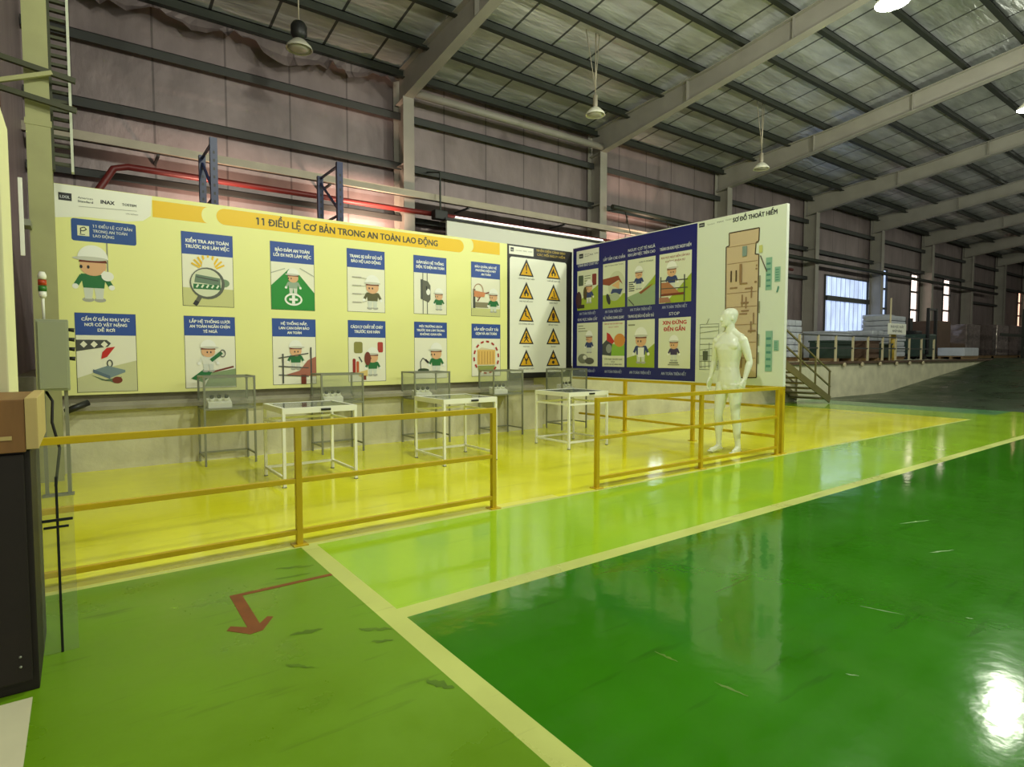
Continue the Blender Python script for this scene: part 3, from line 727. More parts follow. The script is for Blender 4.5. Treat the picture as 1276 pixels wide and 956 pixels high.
poster(3.172, 1.825, .93, 1.58, ['CÁCH LY CHẤT DỄ CHÁY', 'TRƯỚC KHI HÀN'], 'blue headed poster with red cylinders and a welding worker', d_weld)
def d_hole(s, u, v, W, H):
    s.ell(u + W * .26, v + H * .2, .1, .03, ink(60, 80, 46)); s.path([(u + W * .18, v + H * .2), (u + W * .17, v + H * .4), (u + W * .24, v + H * .5), (u + W * .36, v + H * .44)], .014, M_INK); s.line(u + W * .32, v + H * .46, u + W * .42, v + H * .38, .035, M_INK)
    worker(s, u + W * .66, v + H * .12, .5, GREEN, -1)
poster(4.24, 1.835, .95, 1.59, ['MÔI TRƯỜNG SẠCH', 'TRƯỚC KHI LÀM TRONG', 'KHÔNG GIAN KÍN'], 'blue headed poster with a worker lowering a gas probe', d_hole)
def d_store(s, u, v, W, H):
    s.rect(u + W * .18, v + H * .3, u + W * .82, v + H * .7, ink(232, 190, 104)); s.poly([(u + W * .18, v + H * .7), (u + W * .34, v + H * .76), (u + W * .82, v + H * .7)], ink(222, 206, 170))
    for k in range(6): s.line(u + W * (.24 + k * .1), v + H * .32, u + W * (.24 + k * .1), v + H * .66, .014, ink(190, 140, 70))
    s.rect(u + W * .2, v + H * .16, u + W * .8, v + H * .28, ink(150, 160, 84))
    for k in range(14):
        a = 2 * math.pi * k / 14; b = a + .24
        s.line(u + W * .5 + .25 * math.cos(a), v + H * .5 + .27 * math.sin(a), u + W * .5 + .25 * math.cos(b), v + H * .5 + .27 * math.sin(b), .03, ink(176, 40, 30))
poster(5.3, 1.835, .96, 1.595, ['SẮP XẾP CHẤT TẢI', 'GỌN VÀ AN TOÀN'], 'blue headed poster with goods inside a red dashed circle', d_store)

# --- black framed warning board
wb = thing('warning_board', 'black framed white board of yellow triangular warning signs', 'notice board', (0, 0, 0))
q = MB(); q.box(6.03, 7.535, YB, YB + .05, .90, 3.245, ink(24, 22, 22), .004); q.build('board_panel', wb)
s = Sheet(PB)
s.rect(6.07, 3.075, 6.61, 3.215, M_OFFW); s.rect(6.1, 3.12, 6.17, 3.19, M_INK); s.text('LIXIL', 6.135, 3.14, .02, M_WHITEP, .055)
s.text('American Standard', 6.28, 3.14, .02, ink(130, 130, 125), .14, 0); s.text('INAX', 6.42, 3.14, .024, ink(110, 110, 105), .08, .01); s.text('TOSTEM', 6.53, 3.14, .02, ink(110, 110, 105), .09, .01)
s.text('NHẬN DIỆN CẢNH BÁO', 7.02, 3.175, .04, ink(176, 150, 70), .68, .03); s.text('CÁC MỐI NGUY HIỂM', 7.02, 3.10, .04, ink(176, 150, 70), .66, .03)
s.rrect(6.08, 1.0, 7.39, 3.03, .05, M_OFFW)
s.build('white_field', wb)
def flame(s, u, v):
    s.poly([(u, v + .15), (u - .03, v + .09), (u - .055, v + .05), (u - .04, v), (u + .04, v), (u + .055, v + .05), (u + .025, v + .07)], M_INK); s.ell(u, v + .02, .02, .03, M_GOLD)
def sym(s, k, u, v):
    if k == 0: s.poly([(u - .016, v + .16), (u + .016, v + .16), (u + .008, v + .06), (u - .008, v + .06)], M_INK); s.ell(u, v + .025, .016, .016, M_INK)
    elif k in (1, 2): flame(s, u, v + .01)
    elif k == 3: s.poly([(u - .06, v + .01), (u - .02, v + .05), (u - .02, v + .01)], M_INK); s.line(u, v + .14, u + .02, v + .03, .02, M_INK); s.rect(u - .07, v, u + .07, v + .015, M_INK)
    elif k == 4: s.ell(u - .02, v + .14, .018, .018, M_INK); s.line(u - .02, v + .12, u - .01, v + .06, .03, M_INK); s.line(u - .01, v + .06, u + .05, v + .04, .02, M_INK); s.line(u + .05, v + .03, u + .07, v + .01, .02, M_INK)
    elif k == 5: s.ell(u, v + .08, .035, .06, M_INK); s.ell(u, v + .1, .015, .03, BROWN); s.rect(u - .03, v - .0, u + .03, v + .02, M_INK)
    elif k == 6:
        s.ell(u, v + .14, .02, .02, M_INK); s.line(u, v + .12, u, v + .06, .04, M_INK)
        for j in (-1, 1): s.line(u, v + .06, u + j * .05, v + .0, .02, M_INK); s.line(u, v + .1, u + j * .05, v + .06, .015, M_INK)
    elif k == 7: s.line(u, v + .13, u, v + .05, .025, M_INK); s.ell(u, v + .03, .055, .03, M_INK)
    elif k == 8:
        s.line(u, v, u, v + .08, .025, M_INK); s.ring(u, v + .1, .04, .04, .014, M_INK, 200, 340)
        for j in (-1, 1): s.line(u, v + .07, u + j * .05, v + .13, .018, M_INK)
    else: s.line(u - .05, v + .1, u + .05, v + .1, .025, M_INK); s.ell(u - .03, v + .11, .022, .022, M_INK); s.ell(u + .03, v + .11, .022, .022, M_INK); s.ell(u, v + .03, .03, .03, M_INK)
caps = ['CẢNH BÁO NGUY HIỂM', 'CHẤT DỄ CHÁY NỔ', 'KHU VỰC DỄ CHÁY', 'TRƠN TRƯỢT', 'COI CHỪNG VẤP NGÃ', 'BỀ MẶT NÓNG', 'NGÃ CAO', 'ĂN MÒN', 'ĐIỆN ÁP NGUY HIỂM', 'CHẤT ĐỘC HẠI']
tl = ['an exclamation mark', 'a flame, upper right', 'a flame, second in the left column', 'a slippery slope', 'a stumbling figure', 'a hot surface', 'a walking figure', 'a corrosion sign', 'a voltage sign', 'a skull like sign']
for k in range(10):
    u = 6.445 if k % 2 == 0 else 7.075; vb = 2.72 - (k // 2) * .4
    s = Sheet(PB, .008); h = .285
    s.poly([(u - .165, vb - .01), (u + .165, vb - .01), (u, vb + h + .01)], M_INK); s.poly([(u - .125, vb + .012), (u + .125, vb + .012), (u, vb + h - .055)], ink(232, 178, 34))
    sym(s, k, u, vb + .03)
    s.text(caps[k], u, vb - .065, .025, M_INK, .028 * len(caps[k]) * .72, .01)
    tag(s.build('warning_sign', wb), 'yellow warning triangle showing ' + tl[k])

# --- blue and white board standing out from the wall, on its yellow legs
pb = thing('exhibition_board', 'tall double board, blue safety posters left and white evacuation plan right, on yellow legs', 'display board', (0, 0, 0))
q = MB(); q.box(XP, XP + .06, 4.2, 8.375, .90, 3.315, M_EDGE, .006); q.build('board_panel', pb)
for y in (7.05, 5.65, 4.225):
    q = MB(); q.box(XP + .005, XP + .055, y - .025, y + .025, 0, .87, M_RAIL); q.box(XP - .02, XP + .08, y - .05, y + .05, 0, .008, M_RAIL); q.build('leg', pb)
q = MB(); q.box(XP + .002, XP + .058, 4.2, 8.375, .86, .9, M_RAIL); q.build('bottom_rail', pb)
for z in (.62, .22):
    q = MB(); q.box(XP + .012, XP + .048, 4.25, 8.2, z - .018, z + .018, M_RAIL); q.build('cross_rail', pb)
s = Sheet(PP); s.rect(-8.36, .915, -5.595, 3.3, M_NAVY)
s.rect(-8.27, 3.0, -7.68, 3.24, M_OFFW); s.rect(-8.2, 3.1, -8.09, 3.18, M_INK); s.text('LIXIL', -8.145, 3.125, .025, M_WHITEP, .08)
s.text('American', -7.99, 3.15, .022, M_INK, .12, .0); s.text('Standard', -7.99, 3.115, .022, M_INK, .12, .01); s.text('INAX', -7.87, 3.125, .03, M_INK, .09, .01); s.text('TOSTEM', -7.75, 3.13, .026, M_INK, .1, .01)
cols = [(-8.24, -7.69), (-7.57, -7.04), (-6.985, -6.385), (-6.305, -5.685)]
hd1 = [['CẢNH BÁO CHÁY NỔ'], ['LẮP TẤM CHE CHẮN'], ['NGUY CƠ TÉ NGÃ', 'KHI LÀM VIỆC TRÊN CAO'], ['TRÁNH XA KHU VỰC NGUY HIỂM']]
hd2 = [['KHU VỰC HÀN CẮT'], ['HỆ THỐNG ĐANG QUAY'], ['TRANG BỊ BẢO HỘ ĐẦY ĐỦ'], ['STOP']]
for (a, b), h1, h2 in zip(cols, hd1, hd2):
    for i, t in enumerate(h1): s.text(t, (a + b) / 2, 2.975 + (len(h1) - 1 - i) * .08 + (.0 if a > -7.6 else -.03), .05, ink(214, 216, 226), min(.6, .05 * len(t)) * (b - a) / .62, .02)
    s.text(h2[0], (a + b) / 2, 1.945, .05, ink(214, 216, 226), min(.58, .05 * len(h2[0])) * (b - a) / .62, .02)
    for v in (2.055, 1.0): s.text('AN TOÀN TRÊN HẾT', (a + b) / 2, v, .048, ink(170, 176, 206), (b - a) * .78, .02)
s.build('blue_print', pb)
NAVYS = ink(46, 62, 116); GRASS = ink(158, 178, 50)
def cell(ci, row, label, draw):
    a, b = cols[ci]; v0, v1 = ((2.14, 2.92) if row == 0 else (1.11, 1.905))
    if ci == 0 and row == 0: v1 = 2.87
    s = Sheet(PP, .006); s.rect(a, v0, b, v1, ink(226, 228, 200)); draw(s, a, v0, b - a, v1 - v0)
    tag(s.build('poster', pb), label)
def b00(s, u, v, W, H):
    s.poly([(u, v), (u + W, v), (u + W, v + H * .6), (u, v + H * .2)], GRASS); s.rrect(u + W * .06, v + H * .62, u + W * .3, v + H * .88, .02, ink(76, 88, 66)); s.rrect(u + W * .72, v + H * .6, u + W * .92, v + H * .88, .02, ink(132, 40, 34))
    for k in range(4): s.rect(u + W * .36, v + H * (.66 + k * .06), u + W * .64, v + H * (.68 + k * .06), ink(130, 140, 110))
    s.ell(u + W * .08, v + H * .26, .08, .16, ink(76, 44, 50)); s.rect(u + W * .06, v + H * .05, u + W * .36, v + H * .14, ink(50, 36, 30)); worker(s, u + W * .58, v + H * .16, .44, NAVYS, -1); s.ell(u + W * .4, v + H * .42, .05, .12, ink(86, 70, 34))
cell(0, 0, 'poster of a worker welding beside cylinders on the blue board', b00)
def b01(s, u, v, W, H):
    s.rect(u, v, u + W, v + H * .3, GRASS); s.text('AN TOÀN MÁY MÓC', u + W / 2, v + H * .93, .024, M_INK, W * .85, .01)
    s.ell(u + W * .62, v + H * .5, .2, .24, ink(210, 212, 180)); s.poly([(u, v + H * .54), (u + W * .3, v + H * .5), (u + W * .7, v + H * .6), (u + W * .9, v + H * .5), (u + W * .7, v + H * .7), (u, v + H * .66)], ink(150, 70, 36)); s.poly([(u + W * .4, v + H * .5), (u + W * .74, v + H * .4), (u + W * .76, v + H * .6)], ink(226, 180, 124))
    s.poly([(u + W * .36, v + H * .32), (u + W * .8, v + H * .28), (u + W * .9, v + H * .4), (u + W * .44, v + H * .42)], NAVYS); s.ell(u + W * .54, v + H * .24, .12, .07, ink(176, 186, 156)); s.ell(u + W * .26, v + H * .2, .045, .1, M_INK, 20)
cell(1, 0, 'poster of a worker lying face up on the blue board', b01)
def b02(s, u, v, W, H):
    s.poly([(u, v), (u + W, v), (u + W, v + H * .6), (u + W * .5, v + H * .3), (u, v + H * .2)], ink(150, 170, 130)); s.poly([(u + W * .6, v + H * .3), (u + W, v + H * .42), (u + W, v + H * .62)], GRASS)
    s.poly([(u + W * .42, v + H * .28), (u + W * .92, v + H * .44), (u + W * .8, v + H * .36), (u + W * .5, v + H * .24)], ink(150, 84, 46)); s.line(u + W * .05, v + H * .15, u + W * .25, v + .01, .02, DGREY)
    for k in range(5): s.rect(u + W * .05, v + H * (.32 + k * .045), u + W * .26, v + H * (.34 + k * .045), M_INK)
    worker(s, u + W * .42, v + H * .34, .4, NAVYS, 1); s.text('CHÚ Ý TÉ NGÃ', u + W * .68, v + H * .9, .024, M_INK, W * .5, .01)
cell(2, 0, 'poster of a worker slipping off a plank on the blue board', b02)
def b03(s, u, v, W, H):
    s.poly([(u + W * .2, v), (u + W, v), (u + W, v + H * .56), (u + W * .5, v + H * .2)], GRASS); s.text('KHU VỰC NGUY HIỂM CẤM VÀO', u + W / 2, v + H * .9, .034, ink(150, 70, 60), W * .88, .02); s.text('KHÔNG PHẬN SỰ', u + W / 2, v + H * .82, .03, ink(150, 70, 60), W * .6, .02)
    worker(s, u + W * .4, v + H * .26, .46, NAVYS, 1); s.poly([(u + W * .06, v + H * .2), (u + W * .7, v + H * .16), (u + W * .3, v + H * .42), (u + W * .06, v + H * .42)], ink(180, 120, 80)); s.line(u + W * .06, v + H * .17, u + W * .78, v + H * .17, .035, BROWN)
    for k in (.3, .46): s.line(u + W * .04, v + H * k, u + W * .9, v + H * (k - .02), .014, DGREY)
    for k in (.06, .8): s.line(u + W * k, v + H * .02, u + W * k, v + H * .54, .022, DGREY)
    s.poly([(u + W * .02, v + .01), (u + W * .4, v + .01), (u + W * .3, v + H * .12), (u + W * .02, v + H * .12)], ink(170, 120, 96))
cell(3, 0, 'poster of a worker behind a fence, upper right on the blue board', b03)
def b10(s, u, v, W, H):
    for k in range(3): s.rect(u + W * .06, v + H * (.8 + k * .06), u + W * (.5 - .1 * k), v + H * (.82 + k * .06), ink(150, 150, 120))
    worker(s, u + W * .6, v + H * .3, .42, NAVYS, -1); s.ell(u + W * .3, v + H * .17, .13, .09, ink(130, 134, 110)); s.ell(u + W * .62, v + H * .12, .12, .06, ink(96, 96, 84)); s.ell(u + W * .4, v + H * .2, .05, .04, M_PIC)
cell(0, 1, 'poster of a worker grinding sparks on the blue board', b10)
def b11(s, u, v, W, H):
    s.rect(u + W * .3, v + H * .24, u + W, v + H * .5, ink(140, 186, 60)); s.poly([(u, v + H * .26), (u + W * .4, v + H * .24), (u + W * .45, v + H * .5), (u + W * .2, v + H * .6), (u, v + H * .5)], ink(70, 74, 76)); s.ell(u + W * .3, v + H * .4, .07, .08, ink(150, 154, 150))
    s.ell(u + W * .78, v + H * .58, .13, .115, ink(218, 140, 60)); s.poly([(u + W * .2, v + H * .76), (u + W * .34, v + H * .72), (u + W * .55, v + H * .56), (u + W * .46, v + H * .5), (u + W * .2, v + H * .58)], M_REDP)
    s.text('CẤM SỜ TAY KHI MÁY CHẠY', u + W / 2, v + H * .93, .024, ink(180, 40, 34), W * .85, .02); s.text('NGUY HIỂM', u + W / 2, v + H * .86, .02, ink(180, 40, 34), W * .45, .01)
    s.rect(u, v + H * .2, u + W, v + H * .24, M_PIC)
    for i, t in enumerate(('TẮT MÁY TRƯỚC KHI', 'SỬA', 'CHỮA VÀ VỆ SINH MÁY')): s.text(t, u + W / 2, v + H * (.15 - i * .055), .022, M_INK, W * (.8 if i != 1 else .16), .02)
cell(1, 1, 'poster of a red glove by a roller on the blue board', b11)
def b12(s, u, v, W, H):
    s.poly([(u, v), (u + W, v), (u + W, v + H * .5), (u + W * .6, v + H * .3), (u, v + H * .2)], GRASS); worker(s, u + W * .52, v + H * .08, .62, NAVYS, 0); s.rect(u + W * .42, v + H * .22, u + W * .64, v + H * .42, M_WHITEP); s.rect(u + W * .05, v + H * .88, u + W * .3, v + H * .91, ink(150, 150, 120))
cell(2, 1, 'poster of a large worker in white apron on the blue board', b12)
def b13(s, u, v, W, H):
    s.text('XIN ĐỪNG', u + W / 2, v + H * .87, .06, ink(190, 44, 40), W * .74, .035); s.text('ĐẾN GẦN', u + W / 2, v + H * .74, .06, ink(190, 44, 40), W * .66, .035)
    worker(s, u + W * .5, v + H * .14, .42, ink(66, 56, 92), 0); s.rect(u + W * .36, v + H * .1, u + W * .64, v + H * .12, ink(120, 120, 100)); s.rect(u + W * .32, v + H * .06, u + W * .68, v + H * .08, ink(150, 150, 130))
cell(3, 1, 'poster with red lettering over a worker, lower right on the blue board', b13)

# evacuation plan side
s = Sheet(PP); s.rect(-5.59, .905, -4.205, 3.31, mat('evacuation print', (222, 228, 206), .42))
s.rect(-5.565, 3.225, -5.47, 3.285, M_INK); s.text('LIXIL', -5.517, 3.245, .018, M_WHITEP, .07); s.text('Standard', -5.36, 3.235, .02, ink(110, 116, 100), .12, 0); s.text('INAX', -5.2, 3.24, .022, ink(96, 100, 90), .11, .01); s.text('TOSTEM', -5.07, 3.245, .02, ink(96, 100, 90), .1, .01)
s.text('SƠ ĐỒ THOÁT HIỂM', -4.665, 3.205, .062, M_INK, .66, .03)
s.build('evacuation_heading', pb)
s = Sheet(PP, .004); OUT = ink(74, 56, 34); PINK = ink(206, 182, 146)
pts = [(-5.08, .99), (-4.585, 1.01), (-4.585, 2.7), (-4.64, 2.71), (-4.63, 2.87), (-4.59, 2.88), (-4.585, 3.06), (-5.05, 3.06), (-5.045, 2.88), (-5.095, 2.87)]
s.poly(pts, PINK); s.path(pts + [pts[0]], .016, OUT)
LNE = ink(150, 118, 84)
for v in (2.86, 2.62, 2.2, 2.0, 1.75, 1.5, 1.28): s.line(-5.07, v, -4.6, v, .007, LNE)
random.seed(11)
for k in range(26):
    x = -5.06 + .44 * random.random(); v = 1.05 + 1.5 * random.random()
    if k % 2: s.rect(x, v, x + .02, v + .16, LNE)
    else: s.rect(x, v, min(x + .12, -4.6), v + .02, LNE)
s.rect(-4.83, 2.7, -4.76, 2.84, ink(132, 152, 140)); s.rect(-5.01, 2.36, -4.99, 2.52, OUT); s.rect(-4.93, 2.36, -4.91, 2.52, OUT); s.rect(-4.87, 2.34, -4.83, 2.6, LNE)
s.build('floor_plan', pb)
s = Sheet(PP, .004); TEAL = ink(140, 182, 156); TEAL2 = ink(84, 140, 124)
for (a, b, c_, d) in ((-4.48, 2.2, -4.39, 2.64), (-4.35, 2.3, -4.27, 2.5), (-4.46, 1.1, -4.36, 1.65), (-4.34, 1.38, -4.27, 1.52)):
    s.rect(a, b, c_, d, TEAL)
    for k in range(5): s.rect(a + .012, b + (d - b) * (.1 + .17 * k), c_ - .02, b + (d - b) * (.16 + .17 * k), TEAL2)
s.line(-4.56, 2.68, -4.46, 2.45, .014, OUT); s.line(-4.31, 2.16, -4.29, 2.24, .02, TEAL2)
for v in (2.25, 1.9, 1.45, 1.2): s.rect(-4.57, v, -4.55, v + .16, ink(150, 150, 120))
s.rect(-4.58, 2.72, -4.53, 2.82, ink(206, 206, 120))
s.build('plan_legend', pb)
s = Sheet(PP, .004); K = ink(110, 118, 96)
s.frame(-5.52, 1.1, -5.19, 1.78, .006, K)
for k in range(8): s.line(-5.52, 1.14 + .085 * k, -5.2, 1.14 + .085 * k + (.03 if k % 3 == 0 else 0), .007, K)
for k in range(5): s.line(-5.49 + .07 * k, 1.12, -5.49 + .07 * k, 1.3 + .1 * (k % 3), .007, K)
s.rect(-5.46, 1.24, -5.37, 1.38, ink(84, 92, 76)); s.rect(-5.28, 1.24, -5.23, 1.4, ink(84, 92, 76)); s.line(-5.4, 1.78, -5.36, 1.86, .008, K)
s.build('plan_detail', pb)

# ------------------------------------------------------------------ yellow railings
def railing(label, xs_, y, zt, zm, zl, x0, x1):
    t = thing('railing', label, 'railing', (0, 0, 0))
    for z, h in ((zt, .042), (zm, .034), (zl, .034)):
        q = MB(); q.box(x0, x1, y - h / 2, y + h / 2, z - h, z, M_RAIL, .004); q.build('rail', t)
    for x in xs_:
        q = MB(); q.box(x - .021, x + .021, y - .0205, y + .0205, .006, zt + .001, M_RAIL, .004); q.box(x - .05, x + .05, y - .05, y + .05, 0, .008, M_RAIL)
        q.build('post', t)
    return t
railing('yellow tube railing in front of the first two display tables', (-.55, 1.21, 2.865), 4.19, .876, .475, .112, -.55, 2.885)
railing('yellow tube railing in front of the mannequin', (4.13, 5.81, 7.44), 4.21, .905, .52, .115, 4.11, 7.462)

# ------------------------------------------------------------------ display tables
def table(x, y, label, low_front):
    W, D, H = .77, .76, .80; t = thing('display_table', label, 'table', (x, y, 0)); a = .03
    for i, (lx, ly) in enumerate(((0, 0), (W, 0), (0, D), (W, D))):
        q = MB(); x0 = lx - (a if lx else 0); y0 = ly - (a if ly else 0)
        q.box(x0, x0 + a, y0, y0 + a, .004, H - .06, M_WHITE, .003); q.box(x0 - .002, x0 + a + .002, y0 - .002, y0 + a + .002, 0, .012, M_GREYSTEEL); q.build('leg', t)
    q = MB(); f = .06
    q.box(0, W, 0, .035, H - f, H, M_WHITE, .003); q.box(0, W, D - .035, D, H - f, H, M_WHITE, .003); q.box(0, .035, .036, D - .036, H - f, H, M_WHITE, .003); q.box(W - .035, W, .036, D - .036, H - f, H, M_WHITE, .003)
    q.build('top_frame', t)
    q = MB(); q.box(.036, W - .036, .036, D - .036, H - .052, H - .046, M_OFFW); q.build('tray_bottom', t)
    q = MB(); q.box(.036, W - .036, .036, D - .036, H - .01, H - .004, M_GLASS_TOP); tag(q.build('glass_top', t), 'grey tinted glass top')
    q = MB(); q.bar((W * .5, -.006, H - .03), (W * .63, -.006, H - .03), .014, .022, M_BLACK); q.build('handle', t)
    q = MB(); z = .64
    q.box(a, W - a, .002, .028, z - .025, z, M_WHITE); q.box(a, W - a, D - .028, D - .002, z - .025, z, M_WHITE); q.box(.002, .028, a, D - a, z - .025, z, M_WHITE); q.box(W - .028, W - .002, a, D - a, z - .025, z, M_WHITE)
    q.build('shelf_frame', t)
    q = MB(); z = .11
    q.box(a, W - a, D - .027, D - .003, z - .025, z, M_WHITE); q.box(.003, .027, a, D - a, z - .025, z, M_WHITE); q.box(W - .027, W - .003, a, D - a, z - .025, z, M_WHITE)
    if low_front: q.box(a, W - a, .003, .027, z - .025, z, M_WHITE)
    q.build('stretcher', t)
    random.seed(int(x * 100))
    for k in range(3):
        tx = .12 + k * .2 + .03 * random.random(); ty = .2 + .25 * random.random()
        g = MB(); g.box(tx, tx + .14, ty, ty + .2, H - .0455, H - .035, ink(70 + 30 * k, 78 + 20 * k, 84), .003)
        tag(g.build('sample_plate', None, (x, y, 0)), '%s sample plate under the glass of the %s' % (['dark left', 'middle grey', 'pale right'][k], label.split(',')[0]), 'plate', 'sample plates under glass')
    return t
table(1.60, 6.04, 'white display table nearest the left railing, left of the three', False)
table(3.45, 6.08, 'middle white display table, behind the end post of the left railing', False)
table(5.46, 6.12, 'right white display table, between the two railings', True)

# ------------------------------------------------------------------ acrylic cases by the wall
def case(x, W, label, dev):
    y, D, H, zb = 7.74, .44, 1.075, .69; t = thing('display_case', label, 'display case', (x, y, 0)); a = .022
    for lx in (0, W - a):
        for ly in (0, D - a):
            q = MB(); q.box(lx, lx + a, ly, ly + a, 0, H, M_GREYSTEEL); q.build('post', t)
    for lx in (0, W - a):
        q = MB(); q.box(lx + .002, lx + a - .002, a, D - a, .10, .12, M_GREYSTEEL); q.build('stretcher', t)
    q = MB(); q.box(a, W - a, D - a, D - .002, .10, .12, M_GREYSTEEL); q.build('stretcher', t)
    for z in (zb, H):
        q = MB()
        q.box(a, W - a, .001, a - .001, z - a, z - .001, M_GREYSTEEL); q.box(a, W - a, D - a + .001, D - .001, z - a, z - .001, M_GREYSTEEL)
        for lx in (0, W - a): q.box(lx + .001, lx + a - .001, a, D - a, z - a, z - .001, M_GREYSTEEL)
        q.build('frame', t)
    q = MB(); q.box(a, W - a, a, D - a, zb - .016, zb - .002, M_GREYSTEEL); q.build('case_floor', t)
    q = MB(); e = .004
    q.box(a, W - a, .006, .006 + e, zb + .002, H - a, M_GLASS); q.box(.006, .006 + e, a, D - a, zb + .002, H - a, M_GLASS); q.box(W - .01, W - .006, a, D - a, zb + .002, H - a, M_GLASS)
    q.box(a, W - a, D - .01, D - .006, zb + .002, H - a, M_GLASS); q.box(a, W - a, a, D - a, H - .01, H - .006, M_GLASS)
    tag(q.build('acrylic_cover', t), 'clear acrylic cover')
    d = thing('switch_box', dev, 'switch box', (x + .06, y + .06, zb - .001))
    q = MB(); q.prism([(0, 0), (.15, 0), (.15, .11), (0, .06)], 'x', 0, .26, M_WHITE); q.build('housing', d)
    for k in range(3):
        q = MB(); px = .05 + k * .08; q.tube([(px, .07, .082), (px - .004, .045, .125)], [.03, .03], M_WHITE, 14); q.tube([(px - .004, .048, .120), (px - .006, .03, .145)], [.026, .024], M_BLACK, 12)
        q.build('push_button', d)
    return t
case(1.16, .58, 'grey framed acrylic case, leftmost by the wall, left of the first table', 'white switch box with dark buttons in the leftmost acrylic case')
case(2.55, .59, 'grey framed acrylic case by the wall behind the left table', 'white switch box with dark buttons behind the left table')
case(3.91, .60, 'grey framed acrylic case by the wall behind the middle table', 'white switch box with dark buttons behind the middle table')
case(5.30, .60, 'grey framed acrylic case by the wall under the red dashed circle poster', 'white switch box with dark buttons under the red dashed circle poster')
case(6.74, .60, 'grey framed acrylic case in the corner behind the right table', 'white switch box with dark buttons in the corner acrylic case')

